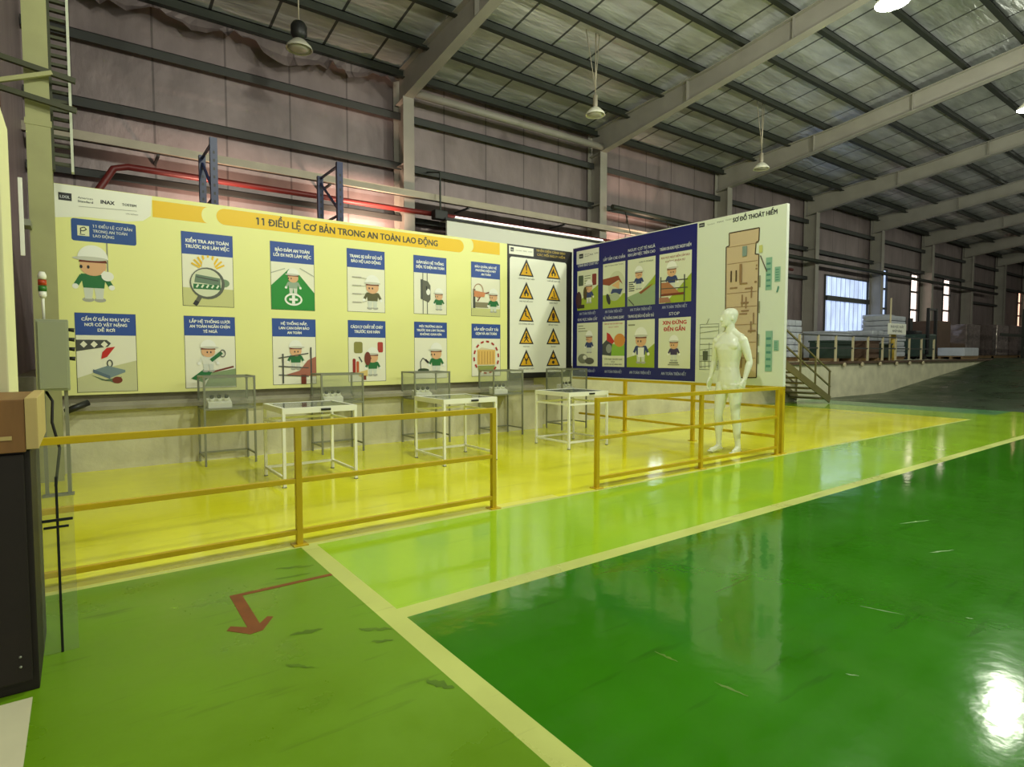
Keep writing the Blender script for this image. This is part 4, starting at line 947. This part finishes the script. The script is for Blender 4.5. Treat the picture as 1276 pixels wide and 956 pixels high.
# ------------------------------------------------------------------ mannequin
def mannequin(loc, rz):
    q = MB(); m = M_MANN
    # torso: rings (z, half width, half depth, y offset)
    T = [(.86, .155, .105, .01), (.92, .172, .118, .012), (.98, .168, .115, .008), (1.06, .152, .102, .0), (1.14, .142, .096, -.004), (1.22, .15, .102, -.006), (1.30, .172, .114, -.008),
         (1.38, .19, .122, -.01), (1.46, .194, .116, -.004), (1.53, .175, .095, .008), (1.575, .12, .072, .014), (1.61, .07, .06, .014)]
    n = 28; rings = []
    T = [(z, a * .95, b, yo) for z, a, b, yo in T]
    for z, a, b, yo in T:
        rings.append([q.bm.verts.new((a * math.copysign(abs(math.cos(t)) ** .85, math.cos(t)), yo + b * math.copysign(abs(math.sin(t)) ** .9, math.sin(t)), z)) for t in [2 * math.pi * k / n for k in range(n)]])
    for i in range(len(rings) - 1):
        for k in range(n): q.bm.faces.new((rings[i][k], rings[i][(k + 1) % n], rings[i + 1][(k + 1) % n], rings[i + 1][k]))
    q.bm.faces.new(rings[0][::-1]); q.bm.faces.new(rings[-1])
    for sx in (-1, 1):   # pectorals, trapezius, glutes
        q.ball((sx * .08, -.085, 1.425), .1, m, 3, (1.0, .40, .62)); q.tube([(sx * .03, .02, 1.63), (sx * .10, .012, 1.575), (sx * .18, .006, 1.535)], [.05, .048, .05], m, 12)
        q.ball((sx * .075, .075, .93), .09, m, 3, (1, .75, 1)); q.ball((sx * .045, -.088, 1.2), .05, m, 2, (.9, .25, 1.0)); q.ball((sx * .043, -.088, 1.11), .05, m, 2, (.9, .22, 1.0))
    q.ball((0, -.078, .875), .05, m, 3, (1.0, .7, 1.0))
    # neck and head (turned to the figure's right)
    hb = MB(); 
    q.tube([(0, .015, 1.57), (0, .004, 1.64), (0, -.004, 1.73)], [.07, .062, .06], m, 16)
    ht = Matrix.Translation((0, -.004, 1.73)) @ Matrix.Rotation(R(-34), 4, 'Z') @ Matrix.Scale(1.06, 4)
    def H(x, y, z): return ht @ Vector((x, y, z))
    HR = [(-.045, .028, .035, -.055), (-.03, .045, .055, -.04), (.0, .06, .082, -.018), (.035, .068, .092, -.01), (.075, .074, .098, -.004), (.115, .076, .101, .0), (.15, .068, .09, .004), (.175, .05, .066, .006), (.19, .024, .034, .006)]
    rings = [[q.bm.verts.new(H(a * math.cos(t), yo + b * math.sin(t), z)) for t in [2 * math.pi * k / 24 for k in range(24)]] for z, a, b, yo in HR]
    for i in range(len(rings) - 1):
        for k in range(24): q.bm.faces.new((rings[i][k], rings[i][(k + 1) % 24], rings[i + 1][(k + 1) % 24], rings[i + 1][k]))
    q.bm.faces.new(rings[0][::-1]); q.bm.faces.new(rings[-1])
    q.tube([H(0, -.1, .085), H(0, -.112, .06), H(0, -.118, .035), H(0, -.1, .026)], [.009, .012, .018, .012], m, 10)
    q.ball(H(0, -.098, .095), .06, m, 2, (1.0, .2, .18)); q.ball(H(0, -.094, -.004), .028, m, 2, (1, .4, .3)); q.ball(H(0, -.088, -.034), .028, m, 2, (1, .6, .6))
    for sx in (-1, 1): q.ball(H(sx * .076, .008, .055), .03, m, 2, (.4, .6, 1.0))
    # legs
    for sx, fy, yaw in ((1, .03, 10), (-1, -.05, -8)):
        hip = (sx * .09, .0, .92); knee = (sx * .112, -.03 + fy * .7, .51); ank = (sx * .12, .02 + fy, .09)
        def mix(a, b, t): return tuple(a[i] + (b[i] - a[i]) * t for i in range(3))
        pts = [hip, mix(hip, knee, .25), mix(hip, knee, .55), mix(hip, knee, .85), knee, mix(knee, ank, .12), mix(knee, ank, .32), mix(knee, ank, .6), mix(knee, ank, .85), ank, (ank[0], ank[1], .04)]
        pts[6] = (pts[6][0], pts[6][1] + .015, pts[6][2])
        q.tube(pts, [(.09, .1), (.088, .096), (.074, .084), (.06, .066), (.056, .06), (.053, .058), (.057, .064), (.045, .05), (.034, .04), (.034, .042), (.034, .045)], m, 18)
        # foot
        c_, s_ = math.cos(R(yaw)), math.sin(R(yaw))
        def F(x, y, z): return (ank[0] + x * c_ - y * s_, ank[1] + x * s_ + y * c_, z)
        q.tube([F(0, .055, .03), F(0, .02, .036), F(0, -.05, .034), F(0, -.11, .024), F(0, -.165, .016)], [(.024, .024), (.034, .034), (.036, .032), (.042, .022), (.036, .013)], m, 16)
        q.tube([F(0, .0, .075), F(0, -.06, .05), F(0, -.11, .03)], [.034, .03, .022], m, 12)
        for k in range(5): q.tube([F((k - 2) * .016 * 1.0, -.15, .015), F((k - 2) * .0165, -.19 + abs(k - 1.2) * .008, .011)], [.011, .009 if k != (0 if sx > 0 else 4) else .012], m, 8)
    # arms with hands
    for sx, el, wr in ((1, (.275, .045, 1.22), (.262, -.05, .975)), (-1, (.255, .02, 1.22), (.285, -.02, .985))):
        sh = (sx * .2, .006, 1.505); e = (sx * el[0], el[1], el[2]); w_ = (sx * wr[0], wr[1], wr[2])
        def mix(a, b, t): return tuple(a[i] + (b[i] - a[i]) * t for i in range(3))
        q.ball((sx * .195, .004, 1.5), .062, m, 3, (1, .95, 1))
        q.tube([sh, mix(sh, e, .3), mix(sh, e, .6), mix(sh, e, .9), e, mix(e, w_, .2), mix(e, w_, .5), mix(e, w_, .85), w_], [.055, .056, .05, .041, .04, .043, .037, .028, (.024, .03)], m, 16)
        d = (Vector(w_) - Vector(e)).normalized(); fwd = Vector((0, -1, 0)); fwd = (fwd - d * fwd.dot(d)).normalized(); inw = d.cross(fwd) * (1 if sx > 0 else -1)
        if inw.x * sx > 0: inw = -inw
        W_ = Vector(w_)
        q.tube([W_, W_ + d * .045, W_ + d * .09], [(.024, .03), (.019, .042), (.017, .042)], m, 14) if False else None
        for k in range(5): q.tube([W_ + fwd * (k - 2) * .012, W_ + d * .05 + fwd * (k - 2) * .016, W_ + d * .095 + fwd * (k - 2) * .0175], [.017, .017, .014], m, 10)
        for k in range(4):
            L = (.066, .08, .075, .058)[k]; o_ = fwd * ((1.5 - k) * .0215); b = W_ + d * .092 + o_
            q.tube([b, b + d * L * .45 + inw * .008, b + d * L * .8 + inw * .02, b + d * L + inw * .034], [.0105, .0098, .009, .0068], m, 8)
        b = W_ + d * .03 + fwd * .034
        q.tube([b, b + d * .03 + fwd * .02 + inw * .012, b + d * .062 + fwd * .022 + inw * .02], [.014, .011, .008], m, 8)
    q.mats = [m]
    o = q.build('body')
    o.data.materials.clear(); o.data.materials.append(m)
    rm = o.modifiers.new('r', 'REMESH'); rm.mode = 'VOXEL'; rm.voxel_size = .0062; rm.use_smooth_shade = True
    sm = o.modifiers.new('s', 'SMOOTH'); sm.factor = .5; sm.iterations = 5
    dg = bpy.context.evaluated_depsgraph_get(); me = bpy.data.meshes.new_from_object(o.evaluated_get(dg))
    bpy.data.objects.remove(o)
    for p_ in me.polygons: p_.use_smooth = True; p_.material_index = 0
    zmin = min(v.co.z for v in me.vertices)
    for v in me.vertices: v.co.z -= zmin
    if not me.materials: me.materials.append(m)
    r = bpy.data.objects.new('mannequin', me); COL.objects.link(r); r.location = loc; r.rotation_euler = (0, 0, rz)
    return tag(r, 'white bald male mannequin standing behind the railing with its head turned left', 'mannequin')
mannequin((7.02, 4.66, 0), R(-92))

# ------------------------------------------------------------------ floor markings
M_ARROW = mat('worn red floor tape', (126, 66, 30), .5, var=.2, vscale=8)
q = MB()
q.box(.63, 1.2, 3.485, 3.52, 0, .0015, M_ARROW)
q.prism([(.63, 3.52), (.63, 3.485), (.625, 3.06), (.56, 3.12), (.535, 3.08), (.62, 2.975), (.68, 2.985), (.76, 3.11), (.735, 3.13), (.685, 3.07), (.69, 3.485)], 'z', 0, .0014, M_ARROW)
tag(q.build('floor_arrow'), 'worn red bent arrow painted on the green floor', 'arrow')

def scuffs(name, marks, m, label):
    q = MB(); random.seed(5)
    for x0, y0, x1, y1, w in marks:
        dx, dy = x1 - x0, y1 - y0; L = math.hypot(dx, dy); nx, ny = -dy / L, dx / L; up, dn = [], []
        for k in range(9):
            f = k / 8; h = w * (.25 + math.sin(math.pi * f)) * (.6 + .7 * random.random()) * .5; j = w * .5 * (random.random() - .5)
            up.append((x0 + dx * f + nx * (h + j), y0 + dy * f + ny * (h + j))); dn.append((x0 + dx * f - nx * (h - j), y0 + dy * f - ny * (h - j)))
        q.face([(a, b, .0011) for a, b in up + dn[::-1]], m)
    struct(q.build(name), label, 'floor mark')
scuffs('trim_4', [(.77, 2.85, .92, 2.83, .03), (1.06, 2.72, 1.19, 2.62, .03), (1.06, 2.56, 1.15, 2.52, .025), (.68, 2.59, .77, 2.49, .02), (1.11, 2.12, 1.17, 2.0, .04), (2.06, 1.72, 2.07, 1.6, .012), (2.06, 1.41, 2.08, 1.27, .012), (.95, 3.8, 1.16, 3.72, .03), (.9, 3.62, 1.1, 3.6, .02)],
       mat('dark scuff', (80, 116, 16), .4, var=.2, vscale=9), 'dark scuff marks on the green floor near the white line')
scuffs('trim_5', [(3.32, 1.39, 3.39, 1.21, .006), (3.61, 1.01, 3.62, .98, .008), (2.56, 1.12, 2.59, 1.08, .008), (4.6, 1.5, 4.8, 1.42, .012), (5.2, 1.9, 5.5, 1.8, .012)],
       mat('pale scratch', (126, 160, 104), .5), 'pale scratches on the dark green floor')

# ------------------------------------------------------------------ left edge: column, ladder, control box, cabinets
q = MB(); M_OLIVE = mat('olive cream column paint', (160, 160, 112), .5, var=.08)
q.box(-.37, -.17, 7.78, 7.80, 0, 7.9, M_OLIVE); q.box(-.37, -.17, 8.1, 8.12, 0, 7.9, M_OLIVE); q.box(-.28, -.26, 7.80, 8.1, 0, 7.9, M_OLIVE)
q.box(-.38, -.16, 7.775, 7.79, 3.66, 3.72, M_OLIVE)
struct(q.build('steel_column'), 'olive cream steel column left of the cream notice board', 'column')
t = thing('cable_ladder', 'dark vertical cable ladder hung beside the left column', 'cable ladder', (0, 0, 0)); M_OLD = mat('dark olive steel', (64, 66, 44), .55)
for x in (-.16, .0):
    q = MB(); q.box(x - .012, x + .012, 7.86, 7.96, 3.26, 7.6, M_OLD if x < -.1 else mat('pale ladder edge', (196, 200, 180), .4)); q.build('side_rail', t)
for k in range(46):
    z = 3.32 + k * .092; q = MB(); q.box(-.148, -.012, 7.88, 7.93, z, z + .03, M_OLD); q.build('rung', t)
for z in (3.95, 4.25):
    q = MB(); q.bar((-.62, 7.7, z), (.05, 7.7, z - .1), .05, .05, M_OLD); q.build('bracket_arm', t)
q = MB(); q.bar((-.6, 7.69, 3.98), (-.14, 7.69, 4.18), .04, .04, M_OLIVE); q.build('brace', t)
t = thing('wall_bracket', 'rusty end plate of the bracket above the cream cabinet', 'bracket', (-.6, 7.68, 3.75)); q = MB(); q.box(-.03, .05, -.02, .01, 0, .5, mat('rust brown', (110, 60, 34), .7)); q.build('end_plate', t)
q = MB(); q.box(-.435, -.40, 7.5, 7.52, 2.3, 3.05, M_WHITE, .004); q.box(-.43, -.35, 7.52, 7.776, 2.6, 2.66, M_GREYSTEEL)
tag(q.build('white_conduit'), 'white conduit strip on the left face of the olive column', 'conduit')
# control box with signal tower
t = thing('control_box', 'grey electrical control box on a stand left of the cream board', 'control box', (-.32, 6.9, 0)); M_BOX = mat('grey green box paint', (150, 156, 126), .45)
q = MB(); q.box(0, .24, 0, .22, 1.0, 1.66, M_BOX, .008); q.build('housing', t)
q = MB(); q.box(.015, .225, -.012, -.001, 1.02, 1.64, M_BOX, .004); q.build('door', t)
for k in range(4):
    q = MB(); q.tube([(.24, .08, 1.57 - k * .09), (.285, .08, 1.565 - k * .09)], [.016, .02], M_BLACK, 10); q.build('knob', t)
for lx in (.02, .19):
    q = MB(); q.box(lx, lx + .03, .09, .12, 0, 1.0, M_GREYSTEEL); q.build('leg', t)
q = MB(); q.box(.0, .24, .05, .16, 0, .015, M_GREYSTEEL); q.box(.05, .19, .095, .115, .5, .52, M_GREYSTEEL); q.build('foot_plate', t)
q = MB(); q.tube([(.05, .13, 1.0), (.1, .1, .9), (.09, .1, .7), (.14, .08, .45), (.1, .06, .1)], .012, M_BLACK, 8); tag(q.build('cable', t), 'black cable')
t = thing('signal_tower', 'red and green signal tower light above the grey control box', 'signal light', (-.26, 7.0, 1.66))
q = MB(); q.tube([(0, 0, 0), (0, 0, .24)], .012, M_WHITE, 10); q.lathe([(.02, .2), (.03, .22), (.03, .26)], M_WHITE, n=16); q.build('stem', t)
for z0, cl, nm in ((.26, (44, 112, 40), 'green lens'), (.315, (176, 62, 26), 'red lens')):
    q = MB(); q.lathe([(.033, z0), (.033, z0 + .05)], mat(nm, cl, .3), n=18); tag(q.build('lens', t), nm)
q = MB(); q.lathe([(.033, .37), (.033, .41), (.02, .44)], M_WHITE, n=18); q.build('cap', t)
# black pipe on the plinth behind
q = MB(); q.tube([(-.14, 7.96, .72), (.06, 8.06, .80)], .035, M_BLACK, 12); tag(q.build('black_hose'), 'short black hose end between the control box and the plinth', 'hose')
# near left furniture
M_DKWOOD = mat('dark stained wood', (24, 11, 6), .6, var=.15, vscale=2, stretch=(1, 1, 6))
M_WOOD = mat('brown wood', (132, 92, 46), .5, var=.14, vscale=3, stretch=(6, 1, 1))
M_WOOD_L = mat('pale wood edge', (190, 166, 104), .5, var=.08)
t = thing('wooden_cabinet', 'dark stained wooden cabinet at the near left edge', 'cabinet', (-1.3, 2.97, 0))
q = MB(); q.box(0, 1.13, .02, .62, .0, .965, M_DKWOOD, .006); q.build('carcass', t)
q = MB(); q.box(.02, 1.11, 0, .019, .05, .955, M_DKWOOD, .004); q.build('door', t)
q = MB()
for z in (.115, .155): q.ball((1.075, -.003, z), .006, M_GREYSTEEL, 1)
q.build('hinge_screw', t)
t = thing('wooden_crate', 'brown wooden box with a pale edge on top of the dark cabinet', 'box', (-1.3, 2.95, .966))
q = MB(); q.box(0, 1.12, 0, .6, 0, .205, M_WOOD, .005); q.build('box_body', t)
q = MB(); q.box(1.121, 1.16, -.004, .6, .01, .21, M_WOOD_L, .004); q.build('edge_strip', t)
q = MB(); q.box(.1, 1.08, -.006, -.001, .05, .065, M_WOOD_L); q.build('groove_strip', t)
t = thing('cream_cabinet', 'tall cream wall cabinet above the brown wooden box at the left edge', 'cabinet', (-1.5, 3.6, 0)); M_CRW = mat('cream wall paint', (226, 222, 172), .6, var=.04)
q = MB(); q.box(0, 1.23, 0, .5, 0, 2.52, M_CRW, .006); q.build('carcass', t)
q = MB(); q.box(.3, 1.075, -.012, -.001, 1.28, 2.04, mat('olive glass panel', (168, 166, 112), .3), .004); q.build('panel', t)
t = thing('acrylic_sheet', 'upright clear acrylic sheet with a black edge beside the dark cabinet', 'sheet', (-.168, 3.3, 0))
q = MB(); q.box(0, .125, 0, .006, 0, .93, M_GLASS); q.build('sheet', t)
q = MB(); q.box(.06, .07, -.004, .0, .0, .8, M_BLACK); q.build('edge_bar', t)
q = MB(); q.box(.01, .12, -.012, -.005, .6, .612, M_BLACK); q.box(.015, .105, -.012, -.005, .57, .58, M_BLACK); q.build('latch', t)

# ------------------------------------------------------------------ blue rack uprights behind the board
for x, nm in ((1.55, 'left'), (3.3, 'right')):
    t = thing('rack_frame', 'tall blue racking upright frame behind the cream board, the %s one' % nm, 'rack', (x, 0, 0))
    for y in (9.0, 9.9):
        q = MB(); q.box(-.045, .045, y - .035, y + .035, PLAT, 4.27, M_BLUE); q.box(-.07, .07, y - .06, y + .06, PLAT, PLAT + .01, M_BLUE)
        for k in range(26): q.box(-.012, .012, y - .037, y + .037, 1.3 + k * .11, 1.34 + k * .11, M_BLACK)
        q.build('upright', t)
    q = MB()
    for k in range(4):
        z0 = 1.3 + k * .75; q.bar((0, 9.03, z0 if k % 2 else z0 + .6), (0, 9.87, z0 + .6 if k % 2 else z0), .03, .03, M_BLUE); q.bar((0, 9.03, z0 + .68), (0, 9.87, z0 + .68), .03, .03, M_BLUE)
    q.build('bracing', t)

# ------------------------------------------------------------------ platform railing, stairs, sign
t = thing('platform_railing', 'pale steel railing along the edge of the loading platform', 'railing', (0, 8.72, PLAT)); M_PRL = mat('pale railing paint', (196, 184, 150), .5)
for x in (16.5, 17.55, 18.63, 19.75, 20.8, 21.9, 22.95, 24.1, 25.2, 26.4):
    q = MB(); q.box(x - .03, x + .03, -.025, .025, 0, .8, M_PRL); q.build('post', t)
for z in (.8, .42):
    q = MB(); q.box(16.5, 26.4, -.02, .02, z - .02, z + .02, M_GIRT); q.build('rail', t)
for k, x in enumerate((18.9, 20.1, 21.4, 22.7, 23.8, 25.0)):
    q = MB(); q.tube([(x, 8.55, PLAT - .09), (x, 8.60, PLAT - .09)], .07, M_PRL, 12); tag(q.build('rubber_bumper'), 'pale round bumper under the platform edge, %s from the left' % ORD[k], 'bumper', 'platform bumpers')
t = thing('staircase', 'olive steel stairs with handrails climbing to the loading platform', 'stairs', (0, 0, 0)); M_ST = mat('olive stair steel', (104, 96, 60), .5, var=.1)
x0, x1 = 16.2, 13.9
for k in range(7):
    q = MB(); f = (k + 1) / 7.5; xx = x0 + (x1 - x0) * f; q.box(xx - .2, xx + .2, 7.72, 8.58, PLAT * f - .02, PLAT * f + .02, M_ST); q.build('tread', t)
for y in (7.7, 8.6):
    q = MB(); q.bar((x0, y, .1), (x1, y, PLAT), .03, .18, M_ST); q.build('stringer', t)
    for dz in (.85, .45):
        q = MB(); q.bar((x0, y, dz), (x1, y, PLAT + dz), .035, .035, M_ST); q.build('handrail', t)
    for f in (.02, .35, .68, 1.0):
        q = MB(); q.box(x0 + (x1 - x0) * f - .02, x0 + (x1 - x0) * f + .02, y - .018, y + .018, PLAT * f, PLAT * f + .86, M_ST); q.build('baluster', t)
t = thing('sign_board', 'small white sign on a post above the platform railing', 'sign', (23.6, 8.95, PLAT))
q = MB(); q.box(-.75, .75, -.02, .0, .93, 1.32, M_OFFW, .004); q.build('panel', t)
q = MB(); q.tube([(-.5, .02, 0), (-.5, .02, 2.2)], .03, M_PRL, 8); q.build('post', t)
s = Sheet(lambda u, v, d: (u, -.02 - d, v)); s.text('KHU VỰC XUẤT', 0, 1.16, .09, ink(70, 72, 74), 1.1, .02); s.text('NHẬP HÀNG', 0, 1.01, .09, ink(70, 72, 74), .8, .02); s.build('lettering', t)
q = MB(); q.lathe([(.09, 0), (.09, .95), (.06, 1.0)], mat('bollard yellow', (196, 166, 66), .5), (23.98, 9.2, PLAT)); tag(q.build('bollard'), 'dull yellow bollard under the white platform sign', 'bollard')

# ------------------------------------------------------------------ goods on the platform
M_SACK = mat('white woven sack', (180, 184, 194), .7, var=.08, vscale=5, bump=.5, bscale=7)
M_CART = mat('brown carton', (88, 66, 52), .7, var=.1)
M_BIN = mat('dark green bin', (44, 62, 54), .5)
M_WRAP = mat('stretch wrapped goods', (140, 130, 128), .1, .5, var=.3, vscale=3, bump=1.0, bscale=2.2, stretch=(1, 1, 2))
M_WRAP2 = mat('stretch wrapped dark goods', (96, 84, 80), .12, .5, var=.3, vscale=3, bump=1.0, bscale=2.2, stretch=(1, 1, 2))
M_PALLET = mat('pallet wood', (124, 98, 66), .7, var=.15)
def sackpile(x, y, n, W, D, label, grp=None):
    t = thing('sack_stack', label, 'sack stack', (x, y, PLAT)); random.seed(int(x * 10))
    for k in range(n):
        for j in (-1, 0):
            q = MB(); dx, dy = .05 * (random.random() - .5), .05 * (random.random() - .5); w2 = W / 2 - .01
            q.box(j * W / 2 + .005 + dx, j * W / 2 + w2 + dx, -D / 2 + dy, D / 2 + dy, .13 + k * .2, .13 + k * .2 + .198, M_SACK, .085); q.build('sack', t)
    q = MB()
    for yy in (-D / 2 + .1, 0, D / 2 - .1): q.box(-W / 2, W / 2, yy - .05, yy + .05, 0, .1, M_PALLET)
    q.box(-W / 2, W / 2, -D / 2, D / 2, .1, .125, M_PALLET); q.build('pallet', t)
def binbox(x, y, W, D, H, m, nm, label, cat):
    t = thing(nm, label, cat, (x, y, PLAT)); e = .03
    q = MB(); q.box(-W / 2, W / 2, -D / 2, D / 2, .1, H, m, .02); q.build('body', t)
    q = MB(); q.box(-W / 2 - e, W / 2 + e, -D / 2 - e, D / 2 + e, H + .001, H + .06, m, .015); q.build('lid', t)
    for sx in (-1, 1):
        q = MB(); q.box(sx * W / 2 * .9 - .06, sx * W / 2 * .9 + .06, -D / 2, D / 2, 0, .099, M_PALLET); q.build('foot', t)
def wrapped(x, y, W, D, H, m, label):
    t = thing('wrapped_pallet', label, 'pallet', (x, y, PLAT))
    q = MB(); q.box(-W / 2, W / 2, -D / 2, D / 2, .14, H, m, .05); q.build('load', t)
    q = MB()
    for yy in (-D / 2 + .08, 0, D / 2 - .08): q.box(-W / 2, W / 2, yy - .05, yy + .05, 0, .1, M_PALLET)
    q.box(-W / 2, W / 2, -D / 2, D / 2, .1, .135, M_PALLET); q.build('pallet', t)
wrapped(16.2, 10.4, 1.1, 1.0, 1.5, M_CART, 'brown carton pallet at the top of the stairs')
sackpile(18.5, 10.3, 6, .8, .8, 'small white sack stack right behind the evacuation board edge')
binbox(20.0, 9.5, 1.1, .9, .62, M_BIN, 'bin', 'dark green bin between the third and fourth railing posts', 'bin')
binbox(21.8, 10.5, 1.4, 1.0, .98, M_SACK, 'white_box', 'big white box on the platform below the ribbed window', 'box')
binbox(21.6, 9.3, 1.0, .8, .62, M_CART, 'carton', 'brown carton in front of the big white box on the platform', 'carton')
sackpile(23.3, 10.9, 3, .9, .9, 'low white sack stack under the ribbed window')
sackpile(24.45, 10.4, 5, .9, 1.0, 'middle height white sack stack under the right end of the ribbed window')
sackpile(26.0, 10.3, 8, 1.5, 1.0, 'tallest white sack stack, behind the white sign')
sackpile(28.1, 11.4, 9, 1.0, .9, 'white sack stack against the wall behind the stacker truck')
binbox(23.2, 9.5, .9, .8, .55, M_BIN, 'bin', 'dark green bin in front of the white sack stacks', 'bin')
# stacker truck
t = thing('stacker_truck', 'dark green stacker truck on the platform right of the white sign', 'truck', (28.3, 9.9, PLAT))
q = MB(); q.box(-.45, .45, -.5, .5, .12, 1.05, M_BIN, .06); q.build('chassis', t)
q = MB(); q.bar((-.4, -.45, .2), (-.4, -.45, 2.1), .1, .1, M_BLACK); q.bar((.4, -.45, .2), (.4, -.45, 2.1), .1, .1, M_BLACK); q.bar((-.4, -.45, 2.05), (.4, -.45, 2.05), .08, .08, M_BLACK); q.build('mast', t)
for sx in (-1, 1):
    for sy in (-.32, .32):
        q = MB(); q.tube([(sx * .38, sy, .13), (sx * .5, sy, .13)], .13, M_BLACK, 16); q.build('wheel', t)
q = MB(); q.box(-.35, .35, .0, .45, 1.05, 1.2, M_BLACK, .04); q.bar((-.35, .45, 1.1), (-.35, .45, 1.75), .08, .3, M_BLACK); q.bar((.35, .45, 1.1), (.35, .45, 1.75), .08, .3, M_BLACK); q.build('seat', t)
for i, (x, y, W, D, H, m) in enumerate(((31.6, 9.5, 1.8, 1.0, .5, M_SACK), (32.4, 10.9, 1.6, 1.2, 1.75, M_CART), (35.2, 11.2, 2.0, 1.2, .75, M_CART), (37.4, 11.2, 2.0, 1.2, 1.75, M_WRAP), (39.8, 11.3, 2.0, 1.2, 1.8, M_WRAP2),
        (42.2, 11.2, 2.0, 1.2, 1.85, M_WRAP), (44.6, 11.3, 2.0, 1.2, 1.9, M_WRAP2), (47.0, 11.2, 2.0, 1.2, 1.9, M_WRAP), (49.6, 11.2, 2.2, 1.2, 1.9, M_WRAP2), (52.4, 11.4, 2.2, 1.2, 2.0, M_WRAP))):
    wrapped(x, y, W, D, H, m, '%s pallet of %s goods on the far platform, %s right of the stacker truck' % ('tall' if H > 1.2 else 'low', {'stretch wrapped goods': 'shiny wrapped', 'stretch wrapped dark goods': 'dark wrapped', 'white woven sack': 'pale sacked', 'brown carton': 'brown boxed'}[m.name], ORD[i]))
# rack of long shelves at the far right
t = thing('storage_rack', 'long dark storage rack in front of the wrapped goods at far right', 'rack', (0, 0, PLAT))
for x in (40.6, 44.0, 47.4):
    q = MB(); q.box(x - .08, x + .08, 9.3, 9.4, 0, 2.6, M_PURLIN); q.build('upright', t)
q = MB(); q.box(36.8, 50, 9.32, 9.38, 1.12, 1.26, M_PURLIN); q.build('beam', t)
